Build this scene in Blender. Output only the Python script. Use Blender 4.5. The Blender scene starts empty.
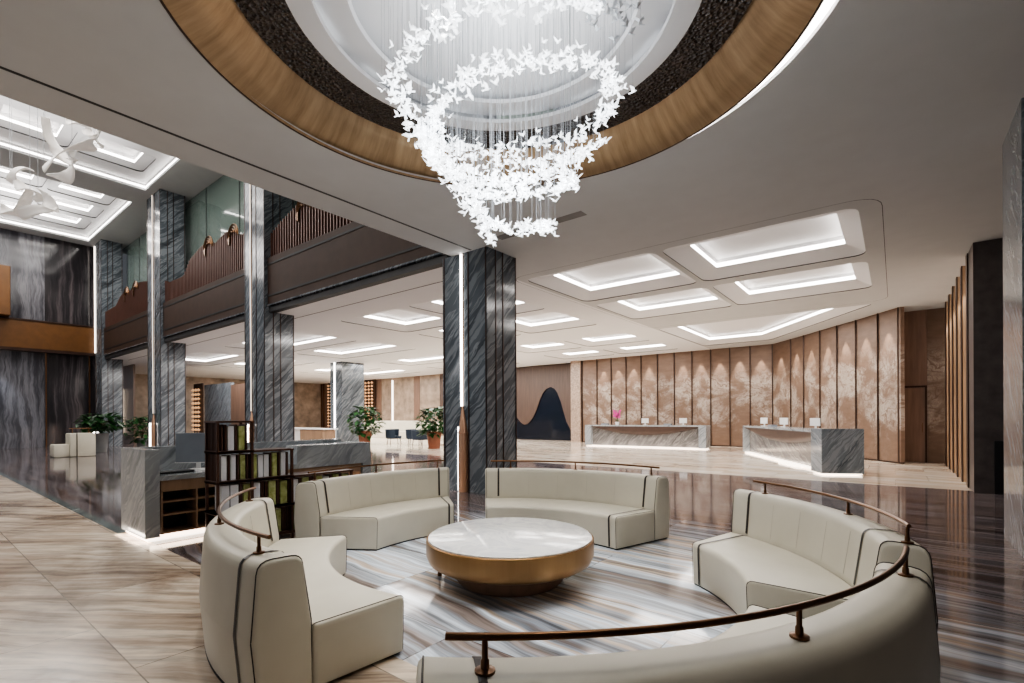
import bpy, bmesh, math, random
from mathutils import Vector, Matrix
from mathutils.geometry import tessellate_polygon
random.seed(7)
C = bpy.context.scene.collection
PI = math.pi
# ------------------------------------------------------------------ materials
class N:
    """small helper around a node tree"""
    def __init__(s, name):
        s.m = bpy.data.materials.new(name); s.m.use_nodes = True
        s.t = s.m.node_tree; s.b = s.t.nodes['Principled BSDF']
    def n(s, typ, **kw):
        o = s.t.nodes.new(typ)
        for k, v in kw.items():
            if hasattr(o, k): setattr(o, k, v)
            else: o.inputs[k.replace('_', ' ')].default_value = v
        return o
    def l(s, a, b): s.t.links.new(a, b)
    def coord(s): return s.n('ShaderNodeTexCoord').outputs['Object']
    def math(s, op, a, b=None):
        o = s.n('ShaderNodeMath', operation=op)
        for i, v in enumerate((a, b)):
            if v is None: continue
            if isinstance(v, (int, float)): o.inputs[i].default_value = v
            else: s.l(v, o.inputs[i])
        return o.outputs[0]
    def sep(s, v):
        o = s.n('ShaderNodeSeparateXYZ'); s.l(v, o.inputs[0]); return o.outputs
    def comb(s, x, y, z):
        o = s.n('ShaderNodeCombineXYZ')
        for i, v in enumerate((x, y, z)):
            if isinstance(v, (int, float)): o.inputs[i].default_value = v
            else: s.l(v, o.inputs[i])
        return o.outputs[0]
    def noise(s, vec, scale=1, detail=5, rough=.55, dist=0):
        o = s.n('ShaderNodeTexNoise'); o.inputs['Scale'].default_value = scale; o.inputs['Detail'].default_value = detail
        o.inputs['Roughness'].default_value = rough; o.inputs['Distortion'].default_value = dist
        s.l(vec, o.inputs['Vector']); return o.outputs['Fac']
    def ramp(s, fac, stops, interp='LINEAR'):
        o = s.n('ShaderNodeValToRGB'); r = o.color_ramp; r.interpolation = interp
        while len(r.elements) < len(stops): r.elements.new(.5)
        for e, (p, c) in zip(r.elements, stops):
            e.position = p; e.color = (c[0], c[1], c[2], 1) if not isinstance(c, (int, float)) else (c, c, c, 1)
        s.l(fac, o.inputs[0]); return o.outputs[0]
    def mix(s, f, a, b, mode='MIX'):
        o = s.n('ShaderNodeMix', data_type='RGBA', blend_type=mode)
        for i, v in ((0, f), (6, a), (7, b)):
            if isinstance(v, (int, float)): o.inputs[i].default_value = v
            elif isinstance(v, tuple): o.inputs[i].default_value = (*v, 1)
            else: s.l(v, o.inputs[i])
        return o.outputs[2]
    def set(s, color=None, rough=.5, metal=0, spec=None, emit=None, strength=0, bump=None, bump_s=.2, dist=.01):
        b = s.b
        if color is not None:
            if isinstance(color, tuple): b.inputs['Base Color'].default_value = (*color, 1)
            else: s.l(color, b.inputs['Base Color'])
        if isinstance(rough, (int, float)): b.inputs['Roughness'].default_value = rough
        else: s.l(rough, b.inputs['Roughness'])
        b.inputs['Metallic'].default_value = metal
        if spec is not None: b.inputs['Specular IOR Level'].default_value = spec
        if emit is not None:
            if isinstance(emit, tuple): b.inputs['Emission Color'].default_value = (*emit, 1)
            else: s.l(emit, b.inputs['Emission Color'])
            b.inputs['Emission Strength'].default_value = strength
        if bump is not None:
            o = s.n('ShaderNodeBump'); o.inputs['Strength'].default_value = bump_s; o.inputs['Distance'].default_value = dist
            s.l(bump, o.inputs['Height']); s.l(o.outputs[0], b.inputs['Normal'])
        return s.m
def plain(name, color, rough=.5, metal=0, var=.12, scale=3, **kw):
    m = N(name); f = m.noise(m.coord(), scale, 4)
    lo = tuple(c * (1 - var) for c in color); hi = tuple(min(1, c * (1 + var)) for c in color)
    return m.set(m.ramp(f, [(.3, lo), (.7, hi)]), rough, metal, **kw)
def glow(name, color, strength):
    m = N(name); return m.set(color, .5, emit=color, strength=strength)
def slab_floor(name, kind):
    m = N(name); co = m.coord(); x, y, z = m.sep(co)
    br = m.n('ShaderNodeTexBrick', offset=.5)
    br.inputs['Scale'].default_value = 1
    bw, bh = {'dark': (2.4, 1.2), 'beige': (1.8, .9), 'cream': (1.2, 1.2)}[kind]
    br.inputs['Brick Width'].default_value = bw; br.inputs['Row Height'].default_value = bh
    br.inputs['Mortar Size'].default_value = .004; br.inputs['Mortar Smooth'].default_value = 0
    br.inputs['Color1'].default_value = (0, 0, 0, 1); br.inputs['Color2'].default_value = (1, 1, 1, 1)
    m.l(co, br.inputs['Vector'])
    tone = m.sep(br.outputs['Color'])[0]
    n0 = m.noise(m.comb(m.math('MULTIPLY', x, .35), m.math('MULTIPLY', y, .5), 0), 1, 4)
    # streaks run along x, gently wandering
    yy = m.math('ADD', m.math('ADD', y, m.math('MULTIPLY', x, .10)), m.math('MULTIPLY', n0, .55))
    if kind == 'dark':
        v1 = m.comb(m.math('MULTIPLY', x, .16), m.math('MULTIPLY', yy, 3.4), m.math('MULTIPLY', tone, 1.2))
        v2 = m.comb(m.math('MULTIPLY', x, .4), m.math('MULTIPLY', yy, 16), m.math('MULTIPLY', tone, 2))
        a = m.noise(v1, 1, 6, .6); b = m.noise(v2, 1, 5, .6)
        s1 = m.ramp(a, [(.28, (.10, .075, .068)), (.38, (.20, .16, .14)), (.46, (.32, .335, .36)), (.53, (.54, .57, .61)), (.60, (.40, .31, .24)), (.66, (.22, .24, .27)), (.74, (.12, .10, .095))])
        s2 = m.ramp(b, [(.32, .35), (.5, .95), (.7, 1.35)])
        # pool of spot light painted into the colour: paler around the table, browner outward
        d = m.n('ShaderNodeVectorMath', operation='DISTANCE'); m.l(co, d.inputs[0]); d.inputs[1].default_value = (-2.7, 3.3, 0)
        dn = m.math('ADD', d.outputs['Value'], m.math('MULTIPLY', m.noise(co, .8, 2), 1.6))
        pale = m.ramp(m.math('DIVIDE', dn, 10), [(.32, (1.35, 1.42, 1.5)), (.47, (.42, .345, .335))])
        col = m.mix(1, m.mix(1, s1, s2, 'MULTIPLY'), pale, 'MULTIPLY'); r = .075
    elif kind == 'beige':
        yr = m.math('ADD', m.math('SUBTRACT', m.math('MULTIPLY', y, .82), m.math('MULTIPLY', x, .57)), m.math('MULTIPLY', n0, .5)); xr = m.math('ADD', m.math('MULTIPLY', x, .82), m.math('MULTIPLY', y, .57))
        v1 = m.comb(m.math('MULTIPLY', xr, .3), m.math('MULTIPLY', yr, 3.5), m.math('MULTIPLY', tone, 1.5))
        v2 = m.comb(m.math('MULTIPLY', xr, 1.3), m.math('MULTIPLY', yr, 16), m.math('MULTIPLY', tone, 3))
        a = m.noise(v1, 1, 7, .65); b = m.noise(v2, 1, 6, .7)
        s1 = m.ramp(a, [(.32, (.20, .15, .115)), (.44, (.44, .36, .29)), (.54, (.64, .56, .47)), (.64, (.46, .38, .31)), (.74, (.27, .21, .165))])
        s2 = m.ramp(b, [(.34, .6), (.5, 1), (.66, 1.2)])
        s3 = m.ramp(m.noise(co, .55, 7, .62, 1.2), [(.36, (.52, .45, .40)), (.5, (.95, .93, .90)), (.62, (1.2, 1.17, 1.12))])
        col = m.mix(1, m.mix(1, s1, s2, 'MULTIPLY'), s3, 'MULTIPLY'); r = .2
    else:
        v1 = m.comb(m.math('MULTIPLY', x, .35), m.math('MULTIPLY', yy, 1.6), m.math('MULTIPLY', tone, 5))
        a = m.noise(v1, 1, 6, .6, .4)
        col = m.ramp(a, [(.3, (.45, .33, .22)), (.45, (.70, .58, .46)), (.6, (.85, .79, .70)), (.75, (.60, .46, .34))]); r = .1
    col = m.mix(m.math('MULTIPLY', br.outputs['Fac'], .6), col, (.03, .028, .025))
    return m.set(col, r, spec=.6)
def grey_marble(name, dark=(.028, .034, .042), mid=(.10, .118, .135), light=(.32, .35, .37), rough=.12, k=1.0):
    m = N(name); x, y, z = m.sep(m.coord())
    h = m.math('ADD', x, y)
    s = m.math('SUBTRACT', z, m.math('MULTIPLY', h, 1.0))
    n0 = m.noise(m.coord(), .9 * k, 4)
    s = m.math('ADD', s, m.math('MULTIPLY', n0, .55))
    v = m.comb(m.math('MULTIPLY', s, 2.4 * k), m.math('MULTIPLY', h, .5 * k), m.math('MULTIPLY', z, .4 * k))
    a = m.noise(v, 1, 7, .62)
    v2 = m.comb(m.math('MULTIPLY', s, 5 * k), m.math('MULTIPLY', h, .8 * k), m.math('MULTIPLY', z, .8 * k))
    b = m.noise(v2, 1, 3, .5)
    base = m.ramp(a, [(.3, dark), (.52, mid), (.64, mid), (.72, light), (.78, mid)])
    vein = m.ramp(b, [(.40, .35), (.44, 0), (.54, 0), (.585, .55), (.62, .05), (.67, .4), (.72, 0)])
    return m.set(m.mix(vein, base, light), rough, spec=.55)
def streak_marble(name, stops, scale=1.0, rough=.12):
    m = N(name); x, y, z = m.sep(m.coord()); h = m.math('ADD', x, y)
    w = m.noise(m.coord(), .5, 3)
    hh = m.math('ADD', m.math('MULTIPLY', h, 1.5 * scale), m.math('MULTIPLY', w, .9))
    a = m.noise(m.comb(hh, m.math('MULTIPLY', z, .10), 0), 1.3, 7, .68)
    return m.set(m.ramp(a, stops), rough, spec=.5)
def brushed(name, c, rough=.32, metal=.9, var=.25, axis='z'):
    m = N(name); x, y, z = m.sep(m.coord())
    a = m.noise(m.comb(m.math('MULTIPLY', x, 3), m.math('MULTIPLY', y, 3), m.math('MULTIPLY', z, .3)), 1.2, 6, .6)
    return m.set(m.ramp(a, [(.3, tuple(k * (1 - var) for k in c)), (.7, tuple(k * (1 + var) for k in c))]), rough, metal)
def mural(name, dim=1.0):
    m = N(name); x, y, z = m.sep(m.coord()); h = m.math('SUBTRACT', x, m.math('MULTIPLY', y, .8))
    big = m.noise(m.comb(m.math('MULTIPLY', h, .8), m.math('MULTIPLY', z, 1.0), 0), .95, 8, .66, .5)
    slope = m.math('ADD', m.math('MULTIPLY', z, 1.0), m.math('MULTIPLY', m.noise(m.comb(m.math('MULTIPLY', h, .7), m.math('MULTIPLY', z, .7), 3), 1.2, 3), 3.2))
    line = m.noise(m.comb(m.math('MULTIPLY', h, 1.3), m.math('MULTIPLY', slope, 6), 0), 1, 6, .72, .6)
    fine = m.noise(m.comb(m.math('MULTIPLY', h, 14), m.math('MULTIPLY', z, 5), 0), 1, 4, .7)
    lines = m.ramp(m.math('ADD', m.math('MULTIPLY', line, .7), m.math('MULTIPLY', fine, .3)), [(.44, .12), (.52, .85), (.60, .45), (.68, 1)])
    reg = m.ramp(big, [(.43, .06), (.49, .35), (.55, .85), (.66, 1)])
    # the drawing fills the middle of the wall, the top and foot of the panels stay plain
    zm = m.ramp(m.math('ADD', m.math('DIVIDE', z, 4.8), m.math('MULTIPLY', m.math('SUBTRACT', big, .5), .7)), [(.18, .1), (.32, 1), (.70, 1), (.82, 0)])
    f = m.math('MULTIPLY', m.math('MULTIPLY', lines, reg), zm)
    base = m.ramp(m.noise(m.comb(m.math('MULTIPLY', h, 2), m.math('MULTIPLY', z, 6), 0), 1, 4), [(.3, (.165 * dim, .105 * dim, .073 * dim)), (.7, (.215 * dim, .14 * dim, .10 * dim))])
    return m.set(m.mix(m.math('MULTIPLY', f, .85 * dim), base, (.60, .54, .48)), .4, .15)
def wood(name, c, rough=.4):
    m = N(name); x, y, z = m.sep(m.coord())
    a = m.noise(m.comb(m.math('MULTIPLY', x, 9), m.math('MULTIPLY', y, 9), m.math('MULTIPLY', z, .7)), 1, 5, .6)
    return m.set(m.ramp(a, [(.3, tuple(k * .75 for k in c)), (.7, tuple(k * 1.2 for k in c))]), rough)
M = {}
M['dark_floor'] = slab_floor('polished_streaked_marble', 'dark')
M['beige_floor'] = slab_floor('beige_travertine', 'beige')
M['cream_floor'] = slab_floor('cream_marble', 'cream')
M['border'] = grey_marble('grey_border_marble', (.05, .07, .07), (.12, .15, .15), (.3, .34, .34), .12)
M['marble'] = grey_marble('slate_grey_marble', (.036, .043, .052), (.115, .134, .152), (.38, .41, .44), .13)
M['marble2'] = grey_marble('pale_slate_marble', (.07, .085, .10), (.20, .23, .26), (.45, .48, .52), .12, 1.3)
M['marble4'] = grey_marble('brown_grey_marble', (.085, .08, .078), (.19, .18, .175), (.46, .44, .42), .14, 1.4)
M['marble3'] = grey_marble('desk_grey_marble', (.19, .21, .225), (.35, .375, .395), (.58, .61, .64), .14, 1.6)
M['ceiling'] = plain('ceiling_paint', (.56, .565, .565), .85, var=.02)
M['ceilwhite'] = plain('white_coffer_paint', (.80, .80, .81), .8, var=.01)
M['groove'] = plain('dark_shadow_gap', (.03, .03, .032), .6)
M['bronze_dark'] = plain('dark_bronze', (.055, .032, .025), .35, .6)
M['bronze_rail'] = brushed('aged_bronze', (.16, .085, .045), .3, .9)
M['copper'] = brushed('copper', (.70, .42, .28), .35, .8, .12)
M['ring'] = brushed('brushed_bronze_ring', (.40, .27, .155), .42, .55, .15)
m = N('radial_brushed_bronze'); x, y, z = m.sep(m.coord()); an_ = m.math('ARCTAN2', y, x)
an2 = m.noise(m.comb(m.math('MULTIPLY', an_, 22), m.math('MULTIPLY', z, 1.5), 0), 1, 6, .65)
M['ring'] = m.set(m.ramp(an2, [(.3, (.27, .175, .095)), (.5, (.40, .275, .16)), (.7, (.50, .36, .22))]), .38, .55)
M['bowl'] = plain('matt_dark_bronze', (.075, .045, .036), .6)
M['drum'] = brushed('antique_brass', (.33, .20, .095), .36, .85, .2)
M['beam_wood'] = plain('brown_lacquer', (.048, .028, .020), .6, 0, spec=.25)
M['beam_gold'] = plain('amber_brown_lacquer', (.13, .058, .018), .35, .2)
M['slat'] = plain('red_brown_slat', (.12, .055, .04), .45, .2)
M['tan'] = wood('tan_bronze_panel', (.33, .215, .14), .42)
M['tan_light'] = wood('pale_oak', (.52, .38, .26), .4)
M['brown_panel'] = wood('brown_panel', (.085, .053, .040), .45)
M['brown_door'] = wood('mid_brown_panel', (.21, .13, .095), .42)
M['onyx'] = plain('mottled_taupe_stone', (.33, .255, .195), .35, var=.38, scale=1.6) if True else streak_marble('taupe_stone', [(.3, (.30, .21, .15)), (.5, (.43, .33, .25)), (.65, (.52, .42, .33)), (.8, (.34, .25, .18))], .7, .3)
M['mural'] = mural('etched_landscape_panel'); M['mural_dim'] = mural('dim_etched_stone', .7)
M['speckle'] = plain('speckled_stone', (.36, .27, .21), .3, var=.45, scale=14)
M['taupe'] = plain('dark_taupe_stone', (.10, .085, .08), .3, var=.25, scale=5)
M['wall_streak'] = streak_marble('grey_streaked_marble', [(.3, (.02, .02, .026)), (.45, (.06, .06, .07)), (.55, (.17, .17, .19)), (.62, (.06, .06, .07)), (.75, (.12, .10, .09))], .9)
M['wall_dark'] = streak_marble('black_streaked_marble', [(.3, (.008, .008, .01)), (.5, (.03, .027, .03)), (.62, (.10, .085, .09)), (.7, (.02, .018, .02))], 1.4)
M['sofa'] = None
m = N('cream_leather'); f = m.noise(m.coord(), 160, 3); g = m.noise(m.coord(), 2.5, 3)
M['sofa'] = m.set(m.ramp(g, [(.3, (.585, .55, .455)), (.7, (.645, .61, .51))]), .42, spec=.4, bump=f, bump_s=.05, dist=.002)
M['piping'] = plain('dark_leather_strap', (.03, .023, .02), .4)
M['plinth'] = plain('black_plinth', (.01, .01, .01), .6)
m = N('white_marble'); n0 = m.noise(m.coord(), 2.2, 6, .6, 1.6)
M['white_marble'] = m.set(m.ramp(n0, [(.30, (.50, .53, .57)), (.42, (.74, .75, .77)), (.5, (.86, .86, .85)), (.55, (.70, .71, .73)), (.7, (.84, .84, .84))]), .12)
m = N('hammered_charcoal'); vo = m.n('ShaderNodeTexVoronoi'); vo.inputs['Scale'].default_value = 26; m.l(m.coord(), vo.inputs['Vector'])
M['charcoal'] = m.set(m.ramp(vo.outputs['Distance'], [(.0, (.008, .006, .006)), (.6, (.050, .038, .034))]), .28, spec=.6, bump=vo.outputs['Distance'], bump_s=1, dist=.05)
M['led'] = glow('white_light_strip', (1, .95, .90), 9)
M['led_dim'] = glow('dim_light_strip', (1, .88, .76), 1.1)
M['led_desk'] = glow('desk_light_strip', (1, .86, .72), 3.5)
M['shelf'] = plain('reddish_dark_bronze', (.085, .042, .03), .35, .5)
M['led_soft'] = glow('soft_light_strip', (1, .90, .80), 4)
M['led_warm'] = glow('warm_light_strip', (1, .80, .60), 9)
M['bird'] = glow('lit_crystal', (.94, .97, 1), 1.9)
M['bird_off'] = plain('clear_crystal', (.7, .73, .76), .15)
M['wire'] = plain('thin_steel_wire', (.42, .44, .46), .4)
M['ribbon'] = None
m = N('translucent_resin'); M['ribbon'] = m.set((.86, .82, .77), .3, emit=(1, .95, .9), strength=.12)
m = N('green_tinted_glass'); x, y, z = m.sep(m.coord())
M['glass'] = m.set(m.ramp(m.noise(m.coord(), .4, 2), [(.3, (.17, .23, .205)), (.7, (.21, .27, .24))]), .05, spec=.9); m.b.inputs['Alpha'].default_value = .72
M['screen'] = plain('monitor_grey', (.24, .265, .30), .4)
M['white'] = plain('white_plastic', (.8, .8, .8), .35, var=.02)
M['black'] = plain('black_plastic', (.012, .012, .014), .35)
M['leaf'] = plain('green_leaf', (.02, .085, .02), .4, var=.5, scale=12)
M['terracotta'] = plain('red_clay', (.22, .075, .04), .5)
M['grey_pot'] = plain('grey_pot', (.2, .2, .2), .5)
M['stem'] = plain('brown_stem', (.10, .06, .035), .7)
m = N('green_onyx'); n1 = m.noise(m.coord(), 9, 5, .65, .6)
M['green_onyx'] = m.set(m.ramp(n1, [(.3, (.19, .21, .05)), (.5, (.38, .41, .15)), (.7, (.56, .58, .30))]), .25)
M['white_onyx'] = plain('white_onyx', (.72, .72, .74), .25, var=.06, scale=9)
M['orchid'] = plain('magenta_petal', (.62, .03, .30), .5)
M['navy'] = plain('navy_fabric', (.02, .035, .06), .7)
M['gold'] = glow('lit_gold', (.85, .50, .27), .5)
M['art'] = plain('blue_black_lacquer', (.007, .010, .018), .15)
# ------------------------------------------------------------------ geometry helpers
def oloc(p):
    v = Vector((0, 0, 0))
    while p is not None: v = v + p.location; p = p.parent
    return v
def obj(name, bm, mt, parent=None, smooth=None, kind=None, label=None, cat=None, group=None):
    me = bpy.data.meshes.new(name)
    bmesh.ops.recalc_face_normals(bm, faces=bm.faces[:])
    if parent is not None:
        bmesh.ops.translate(bm, verts=bm.verts[:], vec=-oloc(parent))
    bm.to_mesh(me); bm.free()
    o = bpy.data.objects.new(name, me); C.objects.link(o)
    me.materials.append(M[mt] if isinstance(mt, str) else mt)
    if smooth is not None:
        for p in me.polygons: p.use_smooth = True
        try: me.set_sharp_from_angle(angle=math.radians(smooth))
        except Exception: pass
    if parent is not None: o.parent = parent
    if kind: o['kind'] = kind
    if label: o['label'] = label
    if cat: o['category'] = cat
    if group: o['group'] = group
    return o
def thing(name, label, cat, loc=(0, 0, 0), rz=0, group=None, kind=None):
    o = bpy.data.objects.new(name, None); C.objects.link(o)
    o.location = loc; o.rotation_euler = (0, 0, rz); o.empty_display_size = .1
    o['label'] = label; o['category'] = cat
    if group: o['group'] = group
    if kind: o['kind'] = kind
    return o
def dup(root, loc, rz=0, label=None, group=None, scale=None):
    r = root.copy(); C.objects.link(r); r.location = loc; r.rotation_euler = (0, 0, rz)
    if scale: r.scale = scale
    if label: r['label'] = label
    if group: r['group'] = group
    for ch in list(root.children):
        c = ch.copy(); C.objects.link(c); c.parent = r
        for g_ in ch.children:
            d = g_.copy(); C.objects.link(d); d.parent = c
    return r
def B(): return bmesh.new()
def box(bm, x0, x1, y0, y1, z0, z1):
    v = [bm.verts.new(p) for p in ((x0, y0, z0), (x1, y0, z0), (x1, y1, z0), (x0, y1, z0), (x0, y0, z1), (x1, y0, z1), (x1, y1, z1), (x0, y1, z1))]
    for f in ((3, 2, 1, 0), (4, 5, 6, 7), (0, 1, 5, 4), (1, 2, 6, 5), (2, 3, 7, 6), (3, 0, 4, 7)): bm.faces.new([v[i] for i in f])
    return bm
def boxb(x0, x1, y0, y1, z0, z1, bev=0):
    bm = box(B(), x0, x1, y0, y1, z0, z1)
    if bev: bmesh.ops.bevel(bm, geom=bm.edges[:], offset=bev, segments=2, affect='EDGES', profile=.5)
    return bm
def obox(bm, p, q, w, z0, z1, side=0):
    """upright board from p to q (plan), thickness w to the left (side=1), right (-1) or centred (0)"""
    d = Vector((q[0] - p[0], q[1] - p[1])).normalized(); n = Vector((-d.y, d.x))
    a, b = {0: (-w / 2, w / 2), 1: (0, w), -1: (-w, 0)}[side]
    pts = [(p[0] + n.x * a, p[1] + n.y * a), (q[0] + n.x * a, q[1] + n.y * a), (q[0] + n.x * b, q[1] + n.y * b), (p[0] + n.x * b, p[1] + n.y * b)]
    return prism(bm, pts, z0, z1)
def prism(bm, pts, z0, z1):
    a = [bm.verts.new((x, y, z0)) for x, y in pts]; b = [bm.verts.new((x, y, z1)) for x, y in pts]; n = len(pts)
    bm.faces.new(a[::-1]); bm.faces.new(b)
    for i in range(n): bm.faces.new((a[i], a[(i + 1) % n], b[(i + 1) % n], b[i]))
    return bm
def lathe(bm, prof, c=(0, 0), seg=64, close=False):
    rings = []
    for r, z in prof:
        if r < 1e-5: rings.append([bm.verts.new((c[0], c[1], z))])
        else: rings.append([bm.verts.new((c[0] + r * math.cos(2 * PI * i / seg), c[1] + r * math.sin(2 * PI * i / seg), z)) for i in range(seg)])
    pairs = list(zip(rings, rings[1:])) + ([(rings[-1], rings[0])] if close else [])
    for a, b in pairs:
        for i in range(seg):
            j = (i + 1) % seg
            if len(a) == 1 and len(b) == 1: continue
            if len(a) == 1: bm.faces.new((a[0], b[i], b[j]))
            elif len(b) == 1: bm.faces.new((a[i], a[j], b[0]))
            else: bm.faces.new((a[i], a[j], b[j], b[i]))
    return bm
def tube(bm, pts, r, seg=8, cap=True):
    pts = [Vector(p) for p in pts]; rings = []
    for i, p in enumerate(pts):
        t = (pts[min(i + 1, len(pts) - 1)] - pts[max(i - 1, 0)]).normalized()
        u = t.cross(Vector((0, 0, 1)))
        if u.length < 1e-3: u = Vector((1, 0, 0))
        u.normalize(); w = u.cross(t)
        rr = r[i] if isinstance(r, (list, tuple)) else r
        rings.append([bm.verts.new(p + (u * math.cos(2 * PI * k / seg) + w * math.sin(2 * PI * k / seg)) * rr) for k in range(seg)])
    for a, b in zip(rings, rings[1:]):
        for k in range(seg): bm.faces.new((a[k], a[(k + 1) % seg], b[(k + 1) % seg], b[k]))
    if cap: bm.faces.new(rings[0][::-1]); bm.faces.new(rings[-1])
    return bm
def sweep(bm, secs):
    """secs: list of closed sections of equal length"""
    rs = [[bm.verts.new(p) for p in s] for s in secs]; n = len(rs[0])
    for a, b in zip(rs, rs[1:]):
        for i in range(n): bm.faces.new((a[i], a[(i + 1) % n], b[(i + 1) % n], b[i]))
    bm.faces.new(rs[0][::-1]); bm.faces.new(rs[-1])
    return bm
def roundpoly(pts, r, n=5):
    """round the corners of a plan polygon; always n+1 points per corner"""
    out = []; k = len(pts)
    for i in range(k):
        p, a, b = Vector(pts[i]), Vector(pts[i - 1]), Vector(pts[(i + 1) % k])
        u, v = (a - p).normalized(), (b - p).normalized()
        rr = r[i] if isinstance(r, (list, tuple)) else r
        for j in range(n + 1):
            t = j / n
            q = (p + u * rr) * (1 - t) ** 2 + p * 2 * t * (1 - t) + (p + v * rr) * t ** 2
            out.append((q.x, q.y))
    return out
def rect(x0, x1, y0, y1): return [(x0, y0), (x1, y0), (x1, y1), (x0, y1)]
def flat_with_holes(outer, holes, z):
    bm = B(); loops = [[Vector((x, y, 0)) for x, y in outer]] + [[Vector((x, y, 0)) for x, y in h] for h in holes]
    flat = [p for l_ in loops for p in l_]
    vs = [bm.verts.new((p.x, p.y, z)) for p in flat]
    for t in tessellate_polygon(loops):
        try: bm.faces.new([vs[i] for i in t])
        except ValueError: pass
    return bm
def bridge(bm, a, za, b, zb):
    va = [bm.verts.new((x, y, za)) for x, y in a]; vb = [bm.verts.new((x, y, zb)) for x, y in b]; n = len(a)
    for i in range(n): bm.faces.new((va[i], va[(i + 1) % n], vb[(i + 1) % n], vb[i]))
    return bm
def area(name, loc, sx, sy, e, rot=(0, 0, 0), col=(1, .965, .93), spread=PI):
    l = bpy.data.lights.new(name, 'AREA'); l.shape = 'RECTANGLE'; l.size = sx; l.size_y = sy; l.energy = e; l.color = col; l.spread = spread
    o = bpy.data.objects.new(name, l); C.objects.link(o); o.location = loc; o.rotation_euler = rot; return o
def spot(name, loc, tgt, e, ang=50, blend=.6, size=.05, col=(1, .9, .78)):
    l = bpy.data.lights.new(name, 'SPOT'); l.energy = e; l.spot_size = math.radians(ang); l.spot_blend = blend; l.shadow_soft_size = size; l.color = col
    o = bpy.data.objects.new(name, l); C.objects.link(o); o.location = loc
    o.rotation_euler = (Vector(tgt) - Vector(loc)).to_track_quat('-Z', 'Y').to_euler(); return o
HC = 4.8      # lobby ceiling
HU = 11.3     # double-height ceiling
S = 'structure'
# ------------------------------------------------------------------ floors
def quad(x0, x1, y0, y1, z): return prism(B(), rect(x0, x1, y0, y1), z - .1, z)
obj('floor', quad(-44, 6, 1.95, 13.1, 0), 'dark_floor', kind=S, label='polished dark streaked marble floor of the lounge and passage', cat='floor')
obj('floor_entrance', quad(-44, 6, -6, 1.83, 0), 'beige_floor', kind=S, label='beige travertine floor at the front left of the lobby', cat='floor')
obj('floor_reception', quad(-44, 6, 13.1, 27, 0), 'cream_floor', kind=S, label='bright cream marble floor before the reception wall', cat='floor')
obj('floor_edge', quad(-8, 6, 1.83, 1.95, 0), 'beige_floor', kind=S, label='beige travertine edge strip at the foot of the left sofa', cat='floor')
obj('trim_floor', quad(-44, -8, 1.83, 1.95, 0), 'border', kind=S, label='narrow grey marble border strip between beige and dark floor', cat='floor border')
# ------------------------------------------------------------------ lobby ceiling with coffers
RC = (-2.78, 3.32)
ring_hole = [(RC[0] + .13 + 2.71 * math.cos(2 * PI * i / 96), RC[1] - .06 + 2.71 * math.sin(2 * PI * i / 96)) for i in range(96)]
cols_in = [(-3.25, -.77, -3.68, -.45), (-6.55, -4.1, -7.02, -3.82), (-10.9, -8.8, -11.4, -8.35), (-14.3, -12.45, -14.95, -11.75), (-23.6, -18.8, -24.3, -18.1), (-33, -28, -33.8, -27.2)]
rows_in = [(10, 11.87, 9.45, 12.42), (13.5, 15.1, 12.9, 15.72), (18.75, 19.95, 18.1, 20.5), (22.4, 23.45, 21.7, 24.0)]
coffers = []
for ci, (ix0, ix1, ox0, ox1) in enumerate(cols_in):
    for ri, (iy0, iy1, oy0, oy1) in enumerate(rows_in):
        if ci == 0 and ri >= 2: continue
        if ci == 1 and ri >= 2: continue
        coffers.append((rect(ox0, ox1, oy0, oy1), rect(ix0, ix1, iy0, iy1), ci, ri))
coffers.append(([(-7.1, 18.0), (-.45, 18.0), (-4.25, 23.75), (-7.1, 23.75)], [(-6.6, 18.6), (-1.4, 18.6), (-4.45, 22.95), (-6.6, 22.95)], 0, 2))
bigs = []
holesR, holesL = [], []
row_word = ['nearest row', 'second row back', 'third row back', 'row before the rear wall']
col_word = ['nearest the wood fins', 'just right of the lounge column', 'just left of the lounge column', 'over the left passage', 'above the tea lounge', 'at the far left end']
for (o_, i_, ci, ri) in coffers:
    op = roundpoly(o_, .28, 5); ip = roundpoly(i_, .04, 5)
    (holesR if ci < 2 else holesL).append(op)
    irregular = abs(o_[0][1] - o_[1][1]) < .01 and abs(o_[2][0] - o_[1][0]) > .1
    lab = 'large wedge-shaped ceiling coffer with light strip beside the reception wall' if irregular else 'lit ceiling coffer %s, %s' % (col_word[ci], row_word[ri])
    t = thing('ceiling_coffer', lab, 'ceiling light', ((i_[0][0] + i_[1][0]) / 2, (i_[0][1] + i_[2][1]) / 2, HC), group='lit ceiling coffers of the lobby')
    obj('shadow_gap', bridge(B(), op, HC, op, HC + .018), 'groove', t)
    obj('frame', bridge(B(), op, HC + .018, ip, HC + .15), 'ceilwhite', t)
    bm = bridge(B(), ip, HC + .15, ip, HC + .24); obj('light_strip', bm, 'led', t)
    bm = bridge(B(), ip, HC + .24, ip, HC + .32); bm.faces.new([bm.verts.new((x, y, HC + .32)) for x, y in ip])
    obj('inner_panel', bm, 'ceilwhite', t)
    cx = sum(p[0] for p in i_) / 4; cy = sum(p[1] for p in i_) / 4
    w = abs(i_[1][0] - i_[0][0]); d = abs(i_[2][1] - i_[1][1])
    area('coffer_lamp', (cx, cy, HC + .1), w * .8, d * .8, 15 * w * d ** .5)
holesR.append(ring_hole)
XE = -7.15
obj('ceiling', flat_with_holes([(XE, -6), (6, -6), (6, 27), (XE, 27)], holesR, HC), 'ceiling', kind=S, label='flat pale grey lobby ceiling with a round opening', cat='ceiling')
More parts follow.
